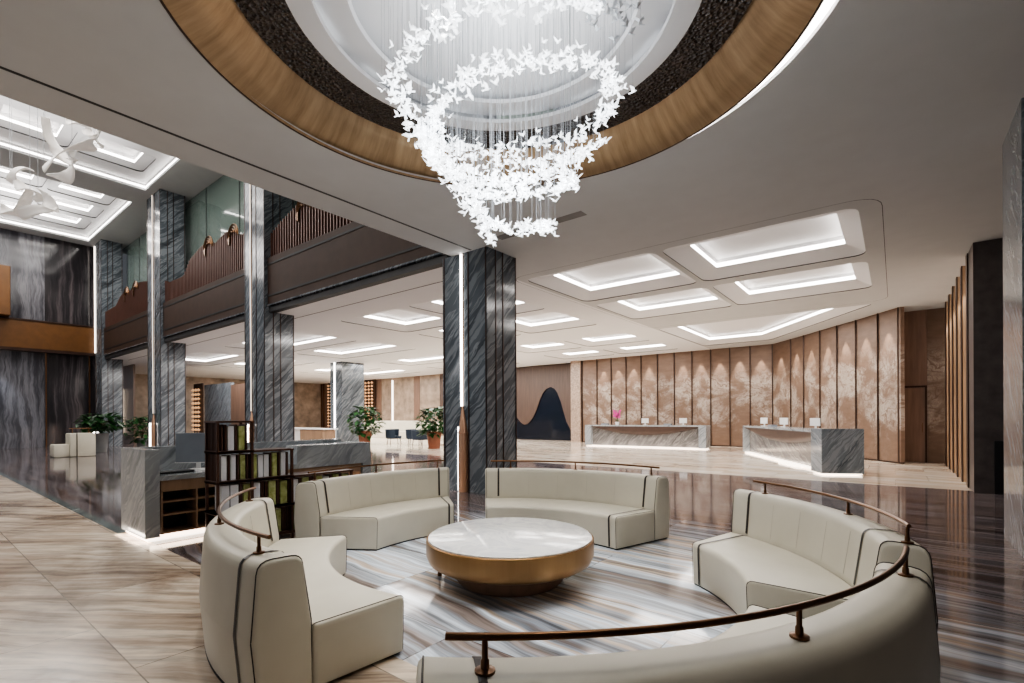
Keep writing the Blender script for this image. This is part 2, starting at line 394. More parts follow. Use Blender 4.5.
obj('ceiling_passage', flat_with_holes([(-44, 7.3), (XE, 7.3), (XE, 27), (-44, 27)], holesL, HC), 'ceilwhite', kind=S, label='white ceiling under the balcony and over the tea lounge', cat='ceiling')
bm = B(); box(bm, -6.60, -6.56, -6, 7.1, HC - .004, HC + .02); obj('trim_ceiling', bm, 'groove', kind=S, label='thin dark groove along the edge of the lobby ceiling', cat='ceiling groove')
bm = B(); box(bm, -15.9, XE, 8.28, 8.31, HC - .004, HC + .02); box(bm, -34, -16.5, 8.28, 8.31, HC - .004, HC + .02)
obj('trim_passage', bm, 'groove', kind=S, label='thin dark groove in the ceiling behind the balcony beam', cat='ceiling groove')
# frame line around the coffers
bm = B(); a = roundpoly(rect(-7.25, -.15, 9.15, 17.6), .5, 6); b = roundpoly(rect(-7.26, -.14, 9.14, 17.61), .5, 6)
bridge(bm, a, HC - .003, b, HC - .003); obj('trim_coffer', bm, 'groove', kind=S, label='thin rounded outline around the group of coffers', cat='ceiling groove')
bm = B(); box(bm, -5.75, -3.95, 6.85, 7.05, HC - .004, HC + .02)
obj('air_slot_shadow', bm, plain('slot_shadow_grey', (.22, .21, .205), .7), kind=S, label='narrow air slot with its soft shadow painted grey, behind the round opening', cat='air slot')  # slot drawn wide in grey to paint the soft shadow along it
# round opening: bronze ring, hammered band, stepped white dome
t = thing('ceiling_dome', 'round ceiling recess with bronze ring, charcoal band and white steps above the table', 'ceiling dome', (RC[0], RC[1], HC), kind=S)
prof = [(2.64, HC - .012), (2.655, HC + .03), (2.60, HC + .08)]
obj('ring_edge', lathe(B(), [(2.665, HC + .06), (2.665, HC - .015), (2.645, HC - .02), (2.64, HC)], RC, 128), 'bronze_dark', t, 40)
pr = [(2.64 - .34 * math.sin(a_ * PI / 2), HC + .0 + .36 * (1 - math.cos(a_ * PI / 2))) for a_ in [i / 8 for i in range(9)]]
obj('bronze_ring', lathe(B(), [(2.655, HC - .012), (2.63, HC - .012), (2.46, HC + .10), (2.33, HC + .24), (2.28, HC + .33), (2.22, HC + .36)], RC, 128), 'ring', t, 60)
obj('hammered_band', lathe(B(), [(2.24, HC + .30), (2.05, HC + .31), (1.80, HC + .29)], RC, 128), 'charcoal', t, 60)
obj('white_step', lathe(B(), [(1.80, HC + .29), (1.56, HC + .25), (1.555, HC + .29)], RC, 128), 'ceilwhite', t, 40)
obj('middle_step', lathe(B(), [(1.70, HC + .42), (1.27, HC + .30), (1.25, HC + .33)], RC, 128), 'ceilwhite', t, 40)
obj('dome_centre', lathe(B(), [(1.40, HC + .42), (.9, HC + .40), (.86, HC + .40), (0, HC + .42)], RC, 128), 'ceilwhite', t, 40)
obj('cove_light', lathe(B(), [(2.78, HC + .10), (2.70, HC + .10)], (RC[0] + .05, RC[1]), 128), 'led', t)
obj('cove_backing', lathe(B(), [(2.85, HC), (2.85, HC + .14), (2.6, HC + .14)], (RC[0] + .05, RC[1]), 128), 'ceilwhite', t)
for k in range(12):
    an = 2 * PI * k / 12
    area('dome_step_lamp', (RC[0] + 1.62 * math.cos(an), RC[1] + 1.62 * math.sin(an), HC + .33), .5, .1, .1, (PI, 0, an + PI / 2), (.92, .97, 1))
area('dome_fill_light', (RC[0], RC[1], HC - .25), 1.2, 1.2, 8, (PI, 0, 0), (.92, .97, 1))  # added unseen lamp that lifts the brightness of the dome
# ------------------------------------------------------------------ double-height hall on the left
obj('ceiling_hall', None or flat_with_holes([(-36, -6), (XE, -6), (XE, 8.5), (-36, 8.5)], [rect(-25.3, -14, -3, 6.8), rect(-35, -27.15, -3, 6.8)], HU), 'ceiling', kind=S, label='high white ceiling of the double-height hall', cat='ceiling')
for (x0, x1, nm) in ((-25.3, -14, 'near'), (-35, -27.15, 'far')):
    t = thing('ceiling_tray', 'large recessed tray with light strips in the high ceiling, %s' % ('nearer to the lounge' if nm == 'near' else 'next to the streaked end wall'), 'ceiling light', ((x0 + x1) / 2, 2, HU), group='trays of the high ceiling')
    a = rect(x0, x1, -3, 6.8)
    bm = bridge(B(), a, HU, a, HU + .10); obj('rim', bm, 'ceilwhite', t)
    bm = bridge(B(), a, HU + .10, a, HU + .18); obj('light_strip', bm, 'led', t)
    obj('rim', bridge(B(), a, HU + .18, a, HU + .26), 'ceilwhite', t)
    area('tray_fill_light', ((x0 + x1) / 2, 2, HU - .6), (x1 - x0) * .7, 7, 200, (PI, 0, 0))  # added floating lamp without a fitting, brightens the tray from below
    xs = [(x1 - .6 - 1.15 - k * 2.35, x1 - .6 - k * 2.35) for k in range(5)] if nm == 'far' else [(-23.85 + 2.45 * k, -22.7 + 2.45 * k) for k in range(4)]
    xs = [q for q in xs if q[0] > x0 + .5]
    ys = [(4.6, 6.05), (2.3, 3.75), (0, 1.45)]
    hl = []
    for (a0, a1) in xs:
        for (b0, b1) in ys: hl.append(roundpoly(rect(a0 - .35, a1 + .35, b0 - .35, b1 + .35), .25, 4))
    bm = flat_with_holes(a, hl, HU + .26); obj('tray_panel', bm, 'ceilwhite', t)
    bmg, bmf, bml, bmp = B(), B(), B(), B()
    for (a0, a1) in xs:
        for (b0, b1) in ys:
            q = roundpoly(rect(a0 - .35, a1 + .35, b0 - .35, b1 + .35), .25, 4); i_ = roundpoly(rect(a0, a1, b0, b1), .03, 4)
            bmx = B(); bridge(bmx, q, HU + .26, q, HU + .31); obj('shadow_gap', bmx, 'groove', t)
            bmx = B(); bridge(bmx, q, HU + .31, i_, HU + .42); obj('coffer_frame', bmx, 'ceilwhite', t)
            bmx = B(); bridge(bmx, i_, HU + .42, i_, HU + .52); obj('coffer_light', bmx, 'led', t)
            bmx = B(); bridge(bmx, i_, HU + .52, i_, HU + .66); bmx.faces.new([bmx.verts.new((x, y, HU + .66)) for x, y in i_]); obj('coffer_panel', bmx, 'ceilwhite', t)
    for b_ in (bmg, bmf, bml, bmp): b_.free()
    area('hall_lamp', ((x0 + x1) / 2, 2, HU - .05), (x1 - x0) * .8, 8, 420)
# vertical face above the lobby ceiling edge
obj('wall_hall_right', boxb(XE, XE + .1, -6, 8.5, HC + .02, HU), 'ceiling', kind=S, label='plain wall above the edge of the lobby ceiling', cat='wall')
# end wall
t = thing('wall_left', 'dark streaked marble end wall of the double-height hall', 'wall', (-36, 0, 0), kind=S)
obj('marble_panel', boxb(-36.2, -36, -6, 5.15, 0, HU), 'wall_streak', t)
obj('dark_panel', boxb(-36.2, -35.95, 5.15, 7.3, 0, HU), 'wall_dark', t)
obj('band', boxb(-36, -35.6, -6, 7.3, 5.2, 6.65, .02), 'beam_gold', t)
obj('band_lip', boxb(-36, -35.55, -6, 7.3, 5.05, 5.2), 'bronze_dark', t)
obj('band_lip', boxb(-36, -35.55, -6, 7.3, 6.65, 6.72), 'bronze_dark', t)
for y in (5.15, 6.95): obj('metal_strip', boxb(-35.96, -35.88, y, y + .06, 0, 5.05), 'bronze_rail', t)
obj('box_window', boxb(-36, -34.9, 1.2, 3.75, 6.72, 9.2, .03), 'beam_gold', t)
# columns
def column(x1, w, y0, d, h, label, led=True, upper=False):
    x0 = x1 - w
    t = thing('column', label, 'column', (x0 + w / 2, y0 + d / 2, 0), kind=S)
    obj('shaft', boxb(x0, x1, y0, y0 + d, 0, h), 'marble', t)
    for f in ((.04, .42, .98) if not led else (.04, .60, .98)):
        xx = x0 + w * f; obj('metal_strip', boxb(xx - .012, xx + .012, y0 - .012, y0, 0, h), 'bronze_dark', t)
    for f in (.28, .52, .97):
        yy = y0 + d * f; obj('metal_strip', boxb(x1, x1 + .012, yy - .012, yy + .012, 0, h), 'bronze_dark', t)
    return t
lab = {-6.2: 'slate grey marble column right behind the two rear sofas', -15.25: 'slate grey marble column behind the bookshelf', -24.6: 'tall slate grey marble column left of the monitor', -34.0: 'leftmost tall slate grey marble column by the end wall'}
spotsx = {-6.2: (-6.86, HC, 2.35), -15.25: (-16.15, HU, 5.0), -24.6: (-25.55, HU, 3), -34.0: (-35.3, HU, 3)}
for x1, w in ((-6.2, 1.22), (-15.25, 1.4), (-24.6, 1.75), (-34.0, 1.4)):
    column(x1, w, 7.13, .93, HC if x1 > -7 else HU, lab[x1])
    if x1 == -34.0:
        obj('wall_light', boxb(-35.34, -35.32, 7.09, 7.13, 5.2, HU - .1), 'led_soft', label='thin vertical light strip beside the leftmost tall column, above the brown band', cat='wall light')
        obj('wall_light', boxb(-35.45, -35.2, 7.02, 7.06, .02, .85), 'led', label='short bright light strip at the foot of the leftmost tall column', cat='wall light')
        continue
    lx, top, _ = spotsx[x1]
    nm = {-6.2: 'on the column behind the rear sofas', -15.25: 'on the column behind the bookshelf', -24.6: 'on the column behind the marble work desk'}[x1]
    t = thing('wall_light', 'vertical light strip with a copper half-round foot ' + nm, 'wall light', (lx, 7.1, 0), group='copper-footed column lights')
    hw = .02 if x1 > -7 else .009
    obj('light_strip', boxb(lx - hw, lx + hw, 7.09, 7.128, 1.72, top - .02), 'led' if x1 > -7 else 'led_dim', t)
    obj('groove', boxb(lx - .035, lx + .035, 7.115, 7.13, 0, top), 'bronze_rail', t)
    # half-round tube cut on a slant that narrows to a point
    bm = B(); rings = []; sg = 14
    for k in range(sg + 1):
        an = PI * k / sg; c_, s_ = math.cos(an), math.sin(an)
        rings.append([(lx + .03 + .115 * c_, 7.128 - .11 * s_, 0), (lx + .03 + .115 * c_, 7.128 - .11 * s_, 1.18)])
    bot = [bm.verts.new(r[0]) for r in rings]; mid = [bm.verts.new(r[1]) for r in rings]
    for k in range(sg): bm.faces.new((bot[k], bot[k + 1], mid[k + 1], mid[k]))
    lvl = [mid]
    for q in range(1, 7):
        f = 1 - q / 6 * .96; zz = 1.18 + .62 * (q / 6)
        row = [bm.verts.new((lx + .03 * f + .115 * f * math.cos(PI * k / sg), 7.128 - .11 * f * math.sin(PI * k / sg), zz)) for k in range(sg + 1)]
        for k in range(sg): bm.faces.new((lvl[-1][k], lvl[-1][k + 1], row[k + 1], row[k]))
        lvl.append(row)
    obj('copper_foot', bm, 'copper', t, 50)
    obj('foot_light_highlight', boxb(lx - (.105 if x1 > -7 else .14), lx - .085 if x1 > -7 else lx, *((7.09, 7.128) if x1 > -7 else (7.0, 7.03)), .02, 1.3), 'led', t)  # glowing strip; on the rear-sofa column it paints the tube's edge highlight
    bm = lathe(B(), [(.122, 1.17), (.126, 1.185), (.122, 1.2)], (lx + .03, 7.128), 28); obj('copper_band', bm, 'copper', t)
t = column(2.45, 1.40, 7.3, 1.15, HC, 'pale grey polished marble column at the right edge', False)
for ch in t.children:
    if ch.name.startswith('shaft'): ch.data.materials[0] = M['marble2']
t = thing('column', 'far slate grey marble column with light strip beside the tea lounge plant', 'column', (-26, 17, 0), kind=S)
obj('shaft', boxb(-26.8, -25.55, 16.4, 17.9, 0, HC), 'marble', t)
obj('light_strip', boxb(-26.35, -26.27, 16.36, 16.4, 0.2, HC), 'led', t)
t = thing('column', 'dark taupe stone pier at the end of the wood fins', 'column', (2.1, 13, 0), kind=S)
obj('shaft', boxb(1.19, 3.2, 12.85, 13.6, 0, HC), 'taupe', t)
obj('dark_niche', boxb(1.47, 1.62, 12.83, 12.86, 0, 1.0), 'black', t)
# balcony beam and railings
t = thing('balcony_beam', 'long dark brown balcony edge running between the marble columns', 'balcony', (-20, 7.5, 4.9), kind=S)
for (x0, x1) in ((-15.25, -7.42), (-24.6, -16.65), (-34.0, -26.35)):
    obj('fascia', boxb(x0, x1, 7.22, 7.5, 5.0, 6.44), 'beam_wood', t)
    obj('seam', boxb(x0, x1, 7.205, 7.22, 5.24, 5.30), 'plinth', t)
    obj('seam', boxb(x0, x1, 7.205, 7.22, 6.21, 6.27), 'plinth', t)
    obj('metal_lip', boxb(x0, x1, 7.20, 7.3, 4.96, 5.0), 'marble', t)
    obj('underside', boxb(x0, x1, 7.26, 7.45, 4.78, 4.93), 'groove', t)
def interp(pr, x):
    for (a, za), (b, zb) in zip(pr, pr[1:]):
        if a <= x <= b: return za + (zb - za) * (x - a) / (b - a)
    return pr[0][1] if x < pr[0][0] else pr[-1][1]
profs = [('right', -15.2, -7.45, [(-15.2, 7.2), (-14.5, 7.45), (-13.4, 7.72), (-12.8, 7.6), (-12, 7.8), (-11, 7.95), (-10, 7.7), (-9, 7.9), (-7.4, 7.6)]),
         ('middle', -24.6, -16.7, [(-24.6, 7.42), (-24.2, 7.25), (-22.5, 7.22), (-21.8, 7.75), (-21, 7.95), (-20.1, 8.12), (-19.4, 7.85), (-18.6, 8.02), (-18, 8.05), (-17.5, 7.7), (-16.7, 7.62)]),
         ('left', -34.0, -26.4, [(-34, 7.35), (-32, 7.4), (-31.2, 7.75), (-30.2, 7.95), (-29.5, 7.8), (-28.8, 8.0), (-27.6, 7.9), (-26.4, 7.7)])]
for nm, x0, x1, pr in profs:
    t = thing('balcony_railing', 'wavy-topped railing of thin reddish bronze slats on the balcony, %s bay' % nm, 'railing', ((x0 + x1) / 2, 7.36, 6.44), group='slatted balcony railings')
    bm = B(); x = x0 + .05
    while x < x1:
        box(bm, x - .022, x + .022, 7.28, 7.36, 6.44, interp(pr, x)); x += .15
    obj('slats', bm, 'slat', t)
    bm = B(); n = 60
    for k in range(n):
        xa, xb = x0 + (x1 - x0) * k / n, x0 + (x1 - x0) * (k + 1) / n; za, zb = interp(pr, xa), interp(pr, xb)
        vs = [bm.verts.new(p) for p in ((xa, 7.37, 6.44), (xb, 7.37, 6.44), (xb, 7.37, zb), (xa, 7.37, za), (xa, 7.40, 6.44), (xb, 7.40, 6.44), (xb, 7.40, zb), (xa, 7.40, za))]
        for f in ((0, 1, 2, 3), (7, 6, 5, 4), (3, 2, 6, 7)): bm.faces.new([vs[i] for i in f])
    obj('backing', bm, 'beam_wood', t)
    # curled cloud crests at the peaks
    pk = [pr[i] for i in range(1, len(pr) - 1) if pr[i][1] > pr[i - 1][1] and pr[i][1] >= pr[i + 1][1]]
    for (px, pz) in pk:
        bm = B()
        for q in range(5):
            r_ = .08 + .075 * q; pts = [(px + .05 * q + r_ * math.cos(a_), 7.26, pz - .30 + r_ * math.sin(a_)) for a_ in [PI * (1.25 - (.9 + .1 * q) * i / 12) for i in range(13)]]
            tube(bm, pts, .03, 5)
        obj('curled_crest', bm, 'bronze_rail', t)
# glass and wall behind the balcony
obj('window_balcony', boxb(-36, XE, 8.32, 8.36, 5.0, HU), 'glass', kind=S, label='green tinted glass wall behind the balcony railings', cat='glass wall')
obj('wall_balcony', boxb(-36, XE, 11.0, 11.1, 5.3, HU), plain('pale_green_plaster', (.30, .37, .33), .8), kind=S, label='pale green wall behind the balcony glass', cat='wall')
obj('ceiling_balcony', quad(-36, XE, 8.5, 11.1, HU + .1), 'ceiling', kind=S, label='high ceiling strip behind the balcony glass', cat='ceiling')
area('balcony_lamp', (-20, 9.7, HU - .2), 25, 1, 260)
for x in (-32, -28.5, -23, -19.8, -13): obj('metal_strip', boxb(x, x + .03, 8.30, 8.33, 5, HU), 'groove', kind=S, label='slim mullion of the balcony glass', cat='mullion', group='balcony glass mullions')
# ------------------------------------------------------------------ reception wall
W = thing('wall_back', 'reception wall of tall tan bronze panels etched with a landscape', 'wall', (-7, 25.3, 0), kind=S)
P1 = [-14.5, -13.52, -12.62, -11.72, -10.84, -9.92, -9.02, -8.12, -7.2, -6.3, -5.4, -4.45]
segs = [((a, 25.2), (b, 25.2)) for a, b in zip(P1, P1[1:])]
ks = [(-4.45, 25.2), (-3.55, 24.1), (-2.96, 23.3), (-2.3, 22.4), (-1.68, 21.55), (-1.07, 20.75), (-.44, 19.85), (.14, 19.05)]
segs += list(zip(ks, ks[1:]))
for i, (p, q) in enumerate(segs):
    bm = obox(B(), p, q, .12, .03, HC, 1); obj('panel', bm, 'mural', W)
    bm = obox(B(), (p[0] - .02, p[1] - .03), (p[0] + .02, p[1] - .03), .06, .03, HC, 0); obj('dark_strip', bm, 'bronze_dark', W)
    d = Vector((q[0] - p[0], q[1] - p[1])).normalized(); n_ = Vector((d.y, -d.x)); mx, my = (p[0] + q[0]) / 2, (p[1] + q[1]) / 2
    if not (i in (0, 5)):
        spot('wall_washer', (mx + n_.x * .28, my + n_.y * .28, 4.74), (mx + n_.x * .02, my + n_.y * .02, 2.2), 330, 36, .45, .03)
bm = B(); obox(bm, (-14.5, 25.19), (-4.45, 25.19), .1, 0, .05, 1); obj('skirting', bm, 'bronze_dark', W)
bm = B(); obox(bm, (-4.45, 25.19), (.14, 19.04), .1, 0, .05, 1); obj('skirting', bm, 'bronze_dark', W)
W2 = thing('wall_back_niche', 'brown recess with plain door and etched stone panel beside the wood fins', 'wall', (.7, 20.1, 0), kind=S)
obj('panel', boxb(.02, .80, 20.1, 20.25, 0, HC), 'brown_door', W2)
obj('stone_panel', boxb(.80, 1.25, 20.08, 20.25, 0, HC), 'mural_dim', W2)
obj('return_panel', boxb(.06, .14, 19.1, 20.1, 0, HC), 'brown_panel', W2)
t = thing('door_1', 'flush brown door in the recess right of the reception wall', 'door', (.46, 20.08, 0), kind=S)
obj('leaf', boxb(.17, .74, 20.06, 20.10, .01, 2.35), 'brown_door', t)
obj('frame', boxb(.74, .79, 20.04, 20.10, 0, 2.42), 'bronze_dark', t)
obj('frame', boxb(.14, .79, 20.04, 20.10, 2.36, 2.42), 'bronze_dark', t)
obj('handle', boxb(.66, .68, 20.0, 20.06, .95, 1.25), 'bronze_rail', t)
# wood fins on the right
W3 = thing('wall_right', 'right wall with tall pale wood fins and lit strips between them', 'wall', (1.4, 16.5, 0), kind=S)
obj('backing', boxb(1.6, 1.75, 13.6, 20.2, 0, HC), 'brown_door', W3)
y = 13.65
for k in range(6):
    obj('wood_fin', boxb(1.19, 1.6, y, y + .22, 0, HC), 'tan_light', W3)
    obj('dark_fin', boxb(1.17, 1.19, y - .03, y + .23, 0, HC), 'bronze_dark', W3)
    obj('light_strip', boxb(1.50, 1.56, y + .50, y + .55, .05, HC - .05), 'led_soft', W3)
    spot('fin_spot', (1.35, y - .3, 4.75), (1.3, y - .02, 1.5), 90, 50, .6, .04)
    y += 1.08
obj('wall_right_blocker', boxb(3.2, 3.4, -6, 13.6, 0, HC), 'taupe', kind=S, label='unseen dark side wall added to keep light off the right side', cat='wall')  # added out of view to shut world light off the right side
obj('trim_wall_right', boxb(3.1, 3.2, 6, 7, 0, HC), 'bronze_dark', kind=S, label='bronze strip on the dark side wall', cat='trim')
# pilaster and dark zone left of the mural
obj('trim_pilaster', boxb(-15.2, -14.55, 25.05, 25.4, 0, HC), 'speckle', kind=S, label='speckled stone pilaster at the left end of the reception wall', cat='pilaster')
obj('wall_back_dark', boxb(-22, -15.2, 25.9, 26.1, 0, HC), 'brown_panel', kind=S, label='dark brown wall left of the stone pilaster', cat='wall')
t = thing('wall_artwork', 'dark wall panel cut by two sweeping brown arches over blue black lacquer', 'artwork', (-18, 25.85, 0))
bm = B(); box(bm, -22, -15.25, 25.84, 25.86, .02, 3.7); obj('lacquer_ground', bm, 'art', t)
def sheet(pts, y0, y1):
    bm_ = B(); a_ = [bm_.verts.new((x, y0, z)) for x, z in pts]; b_ = [bm_.verts.new((x, y1, z)) for x, z in pts]
    bm_.faces.new(a_); bm_.faces.new(b_[::-1])
    for i in range(len(pts)): bm_.faces.new((a_[i], a_[(i + 1) % len(pts)], b_[(i + 1) % len(pts)], b_[i]))
    return bm_
arch = [(-22, 4.75), (-22, 1.9), (-21.2, 1.9), (-20.4, 1.75), (-19.8, 1.45), (-19.45, 1.1), (-19.2, .98), (-18.95, 1.0), (-18.7, 1.2), (-18.45, 1.5), (-18.2, 1.95), (-17.93, 2.6), (-17.7, 3.0), (-17.45, 3.26), (-17.1, 3.38), (-16.8, 3.25), (-16.6, 3.0), (-16.34, 2.4), (-16.15, 1.8), (-15.95, 1.2), (-15.7, .75), (-15.45, .4), (-15.2, .3), (-15.2, 4.75)]
obj('swept_panel', sheet(arch, 25.74, 25.80), 'brown_panel', t)
spot('art_spot', (-20.5, 25.0, 4.7), (-20.5, 25.8, 2.2), 50, 40)
# tea-lounge walls
t = thing('wall_back_left', 'far wall of pale stone and wood panels behind the tea lounge', 'wall', (-32, 26, 0), kind=S)
xs = [-44, -41.5, -37, -34.6, -30.4, -29.7, -27.4, -24.6, -22]
for k, (a, b) in enumerate(zip(xs, xs[1:])):
    obj('panel', boxb(a, b - .04, 26, 26.2, 0, HC), ('brown_door', 'onyx', 'brown_door', 'onyx', 'brown_door', 'onyx', 'brown_panel', 'brown_door')[k], t)
obj('light_strip', boxb(-33.15, -33.03, 25.94, 26, .6, HC - .2), 'led_soft', t)
for x in (-44.0, -43.6, -36.6, -36.2): obj('metal_strip', boxb(x, x + .08, 25.9, 26, 0, HC), 'bronze_rail', t)
obj('wall_far_left', boxb(-44.2, -44, 8.6, 26.2, 0, HC), 'onyx', kind=S, label='stone wall at the far left end of the tea lounge', cat='wall')
for i, (x, y) in enumerate(((-41.9, 25.7), (-36.0, 25.7), (-36.3, 12.45))):
    t = thing('lit_lattice', 'tall lattice strip of glowing gold beads, %s' % ('left of the far marble column' if i == 0 else 'right of the far marble column' if i == 1 else 'seen between two front columns'), 'screen', (x, y, 0), group='glowing bead lattices')
    for j in (-.45, 0, .45):
        bm = B()
        for q in range(15 if y > 20 else 11): lathe(bm, [(0, .35 + q * .29), (.12, .45 + q * .29), (0, .58 + q * .29)], (x + j, y), 6)
        obj('bead_string', bm, 'gold', t)
    obj('frame', boxb(x - .75, x + .75, y + .14, y + .2, 0, 3.8 if y < 20 else HC), 'bronze_dark', t)
t = thing('stone_screen', 'grey veined marble screen wall between the front columns', 'screen', (-30.5, 12.5, 0))
obj('slab', boxb(-35.3, -31.3, 12.6, 12.8, 0, 3.65), 'marble2', t)
obj('lattice', boxb(-31.3, -28.6, 12.6, 12.7, 0, 3.5), 'brown_door', t)
area('tea_lamp', (-30, 20, HC - .1), 10, 6, 1000); area('tea_lamp', (-18, 21, HC - .1), 6, 6, 550); area('tea_lamp', (-22, 11, HC - .1), 16, 1.5, 420)
for i, x in enumerate((-41.2, -38.8)):
    obj('wall_uplight', boxb(x, x + .06, 9.0, 9.06, .5, 3.4), 'led_warm', label='slim warm vertical wall light far left, %s of the pair' % ('left' if i == 0 else 'right'), cat='wall light', group='slim far wall lights')
obj('wall_alcove', boxb(-44, -36.3, 9.1, 9.2, 0, HC), 'brown_door', kind=S, label='brown alcove wall seen between the two leftmost columns', cat='wall')
# ------------------------------------------------------------------ sofas
SF = {0: (-2.808, 3.575, 247.78, 27.918, 2.458, 7.085, .866), 1: (-2.674, 3.813, 176.126, 23.75, 2.901, -6.627, .95), 2: (-2.962, 3.41, 102.02, 29.811, 2.613, .217, .95),
      3: (-2.335, 3.052, 37.958, 26.796, 2.568, -8.448, .94), 4: (-2.433, 3.022, 331.858, 28.469, 2.591, 5.089, .852)}
labs = {0: 'curved cream leather sofa at the left, its end turned to the viewer', 1: 'curved cream leather sofa at the rear left, beside the bookshelf', 2: 'curved cream leather sofa at the rear, right of the column',
        3: 'curved cream leather sofa at the right, seat facing the table', 4: 'curved cream leather sofa in the foreground seen from behind'}
ZS, ZB, T_ = .375, .765, .235
def prof_round(pts, rs, n=4):
    v = roundpoly(pts, rs, n); return v
for k, (cx, cy, m0, w, R, e, D) in SF.items():
    def pt(dr, t, z, ds=0):
        th = math.radians(m0 + t * (w + e * dr / D)) + ds / (R - dr)
        return (cx + (R - dr) * math.cos(th), cy + (R - dr) * math.sin(th), z)
    root = thing('curved_sofa', labs[k], 'sofa', (cx + (R - .4) * math.cos(math.radians(m0)), cy + (R - .4) * math.sin(math.radians(m0)), 0), group='curved cream sofas around the round table')
    back = [(.03, .014), (.0, .35), (.03, ZB), (T_, ZB), (T_ + .05, .40), (T_ + .05, .014)]
    seat = [(T_ + .055, .014), (T_ + .055, ZS - .005), (D, ZS), (D - .01, .014)]
    bp = roundpoly(back, [.01, .01, .07, .05, .01, .01], 4); sp = roundpoly(seat, [.01, .02, .045, .01], 4)
    def secs(pf, t0=-1, t1=1, n=40, rnd=.028):
        mx = sum(p[0] for p in pf) / len(pf); mz = sum(p[1] for p in pf) / len(pf)
        def shr(p, s_):
            d0 = math.hypot(p[0] - mx, p[1] - mz) or 1
            return (p[0] + (mx - p[0]) / d0 * s_, p[1] + (mz - p[1]) / d0 * s_)
        out = []
        ends = [(0, rnd), (rnd * .15, rnd * .5), (rnd * .5, rnd * .15), (rnd, 0)]
        for ds, s_ in ends: out.append([pt(*(lambda q: (q[0], t0, q[1]))(shr(p, s_)), ds=ds) for p in pf])
        for i in range(1, n): out.append([pt(p[0], t0 + (t1 - t0) * i / n, p[1]) for p in pf])
        for ds, s_ in ends[::-1]: out.append([pt(*(lambda q: (q[0], t1, q[1]))(shr(p, s_)), ds=-ds) for p in pf])
        return out
    obj('backrest', sweep(B(), secs(bp)), 'sofa', root, 35)
    obj('seat', sweep(B(), secs(sp)), 'sofa', root, 35)
    def outset(pp, o_):
        res = []
        for i, q in enumerate(pp):
            a_, b_ = pp[max(i - 1, 0)], pp[min(i + 1, len(pp) - 1)]
            tx, tz = b_[0] - a_[0], b_[1] - a_[1]; l_ = math.hypot(tx, tz) or 1
            res.append((q[0] - tz / l_ * o_, q[1] + tx / l_ * o_))
        return res
    pl = [(.03, .0), (.03, .015), (D - .02, .015), (D - .02, 0)]
    obj('plinth', sweep(B(), [[pt(p[0], -.97 + 1.94 * i / 24, p[1]) for p in pl] for i in range(25)]), 'plinth', root)
    # dark leather straps near both ends
    for t0 in ((-.68, .80) if k == 3 else (-.85, .85)):
        hw = .013
        path = outset(bp[4:25], .004)
        bm = B(); a, b = [], []
        for (dr, z) in path:
            a.append(bm.verts.new(pt(dr, t0, z, -hw))); b.append(bm.verts.new(pt(dr, t0, z, hw)))
        for i in range(len(path) - 1): bm.faces.new((a[i], a[i + 1], b[i + 1], b[i]))
        obj('strap', bm, 'piping', root)
    sg = {0: None, 1: -1, 2: -1, 3: 1, 4: None}[k]
    if sg:
        t0 = (.87 if k != 3 else .82) * sg; path = outset(sp[5:16], .004)
        bm = B(); a = [bm.verts.new(pt(dr, t0, z, -.012)) for dr, z in path]; b = [bm.verts.new(pt(dr, t0, z, .012)) for dr, z in path]
        for i in range(len(path) - 1): bm.faces.new((a[i], a[i + 1], b[i + 1], b[i]))
        obj('strap', bm, 'piping', root)
    # piping along the ends
    for sg in (-1, 1):
        f = sg * .985
        obj('piping', tube(B(), [pt(p[0], f, p[1]) for p in bp[2:26]], .0035, 5), 'piping', root)
        obj('piping', tube(B(), [pt(p[0], f, p[1]) for p in sp[6:16]], .0025, 5), 'piping', root)
    # faint upright seams on the inner side of the back
    for f in (-.5, -.17, .17, .5):
        obj('seam', tube(B(), [pt(T_ + .012 + .043 * q, f, ZB - .06 - .3 * q) for q in (0, .5, 1)], .0008, 4), plain('seam_thread', (.38, .35, .29), .6) if 'seam' not in M else M['seam'], root)
        M.setdefault('seam', bpy.data.materials.get('seam_thread'))
    rl = thing('x', 'x', 'x'); bpy.data.objects.remove(rl)
    ra, rb = {3: (-1.0, .82), 2: (-.94, .94)}.get(k, (-.93, .93))
    rail = obj('rail', tube(B(), [pt(T_ / 2, ra + (rb - ra) * i / 40, .867) for i in range(41)], .012, 10), 'bronze_rail', root, 60)
    for f in {3: (-.97, -.2, .70), 2: (-.85, 0, .72)}.get(k, (-.84, 0, .84)):
        p = pt(T_ / 2, f, 0)
        obj('post', lathe(B(), [(0, ZB), (.03, ZB), (.03, ZB + .008), (.013, ZB + .012), (.0125, ZB + .035), (.009, ZB + .04), (.009, .86)], (p[0], p[1]), 16), 'bronze_rail', rail, 50)
# ------------------------------------------------------------------ table
TC = (-2.80, 3.53)
t = thing('coffee_table', 'round low table with white marble top and antique brass drum', 'table', (TC[0], TC[1], 0))
obj('tabletop', lathe(B(), [(0, .420), (.735, .420), (.745, .414), (.745, .40), (0, .40)], TC, 96), 'white_marble', t, 40)
obj('brass_drum', lathe(B(), [(0, .399), (.752, .399), (.758, .408), (.765, .400), (.765, .27), (.74, .21), (.70, .185), (0, .185)], TC, 96), 'drum', t, 40)
obj('base', lathe(B(), [(0, .2), (.56, .2), (.50, .05), (.46, .004), (0, .004)], TC, 96), 'brown_door', t, 40)
obj('foot', lathe(B(), [(0, 0), (.02, 0), (.02, .03), (.008, .035), (.008, .19), (0, .19)], (TC[0] - .60, TC[1] - .32), 12), 'bronze_rail', t)
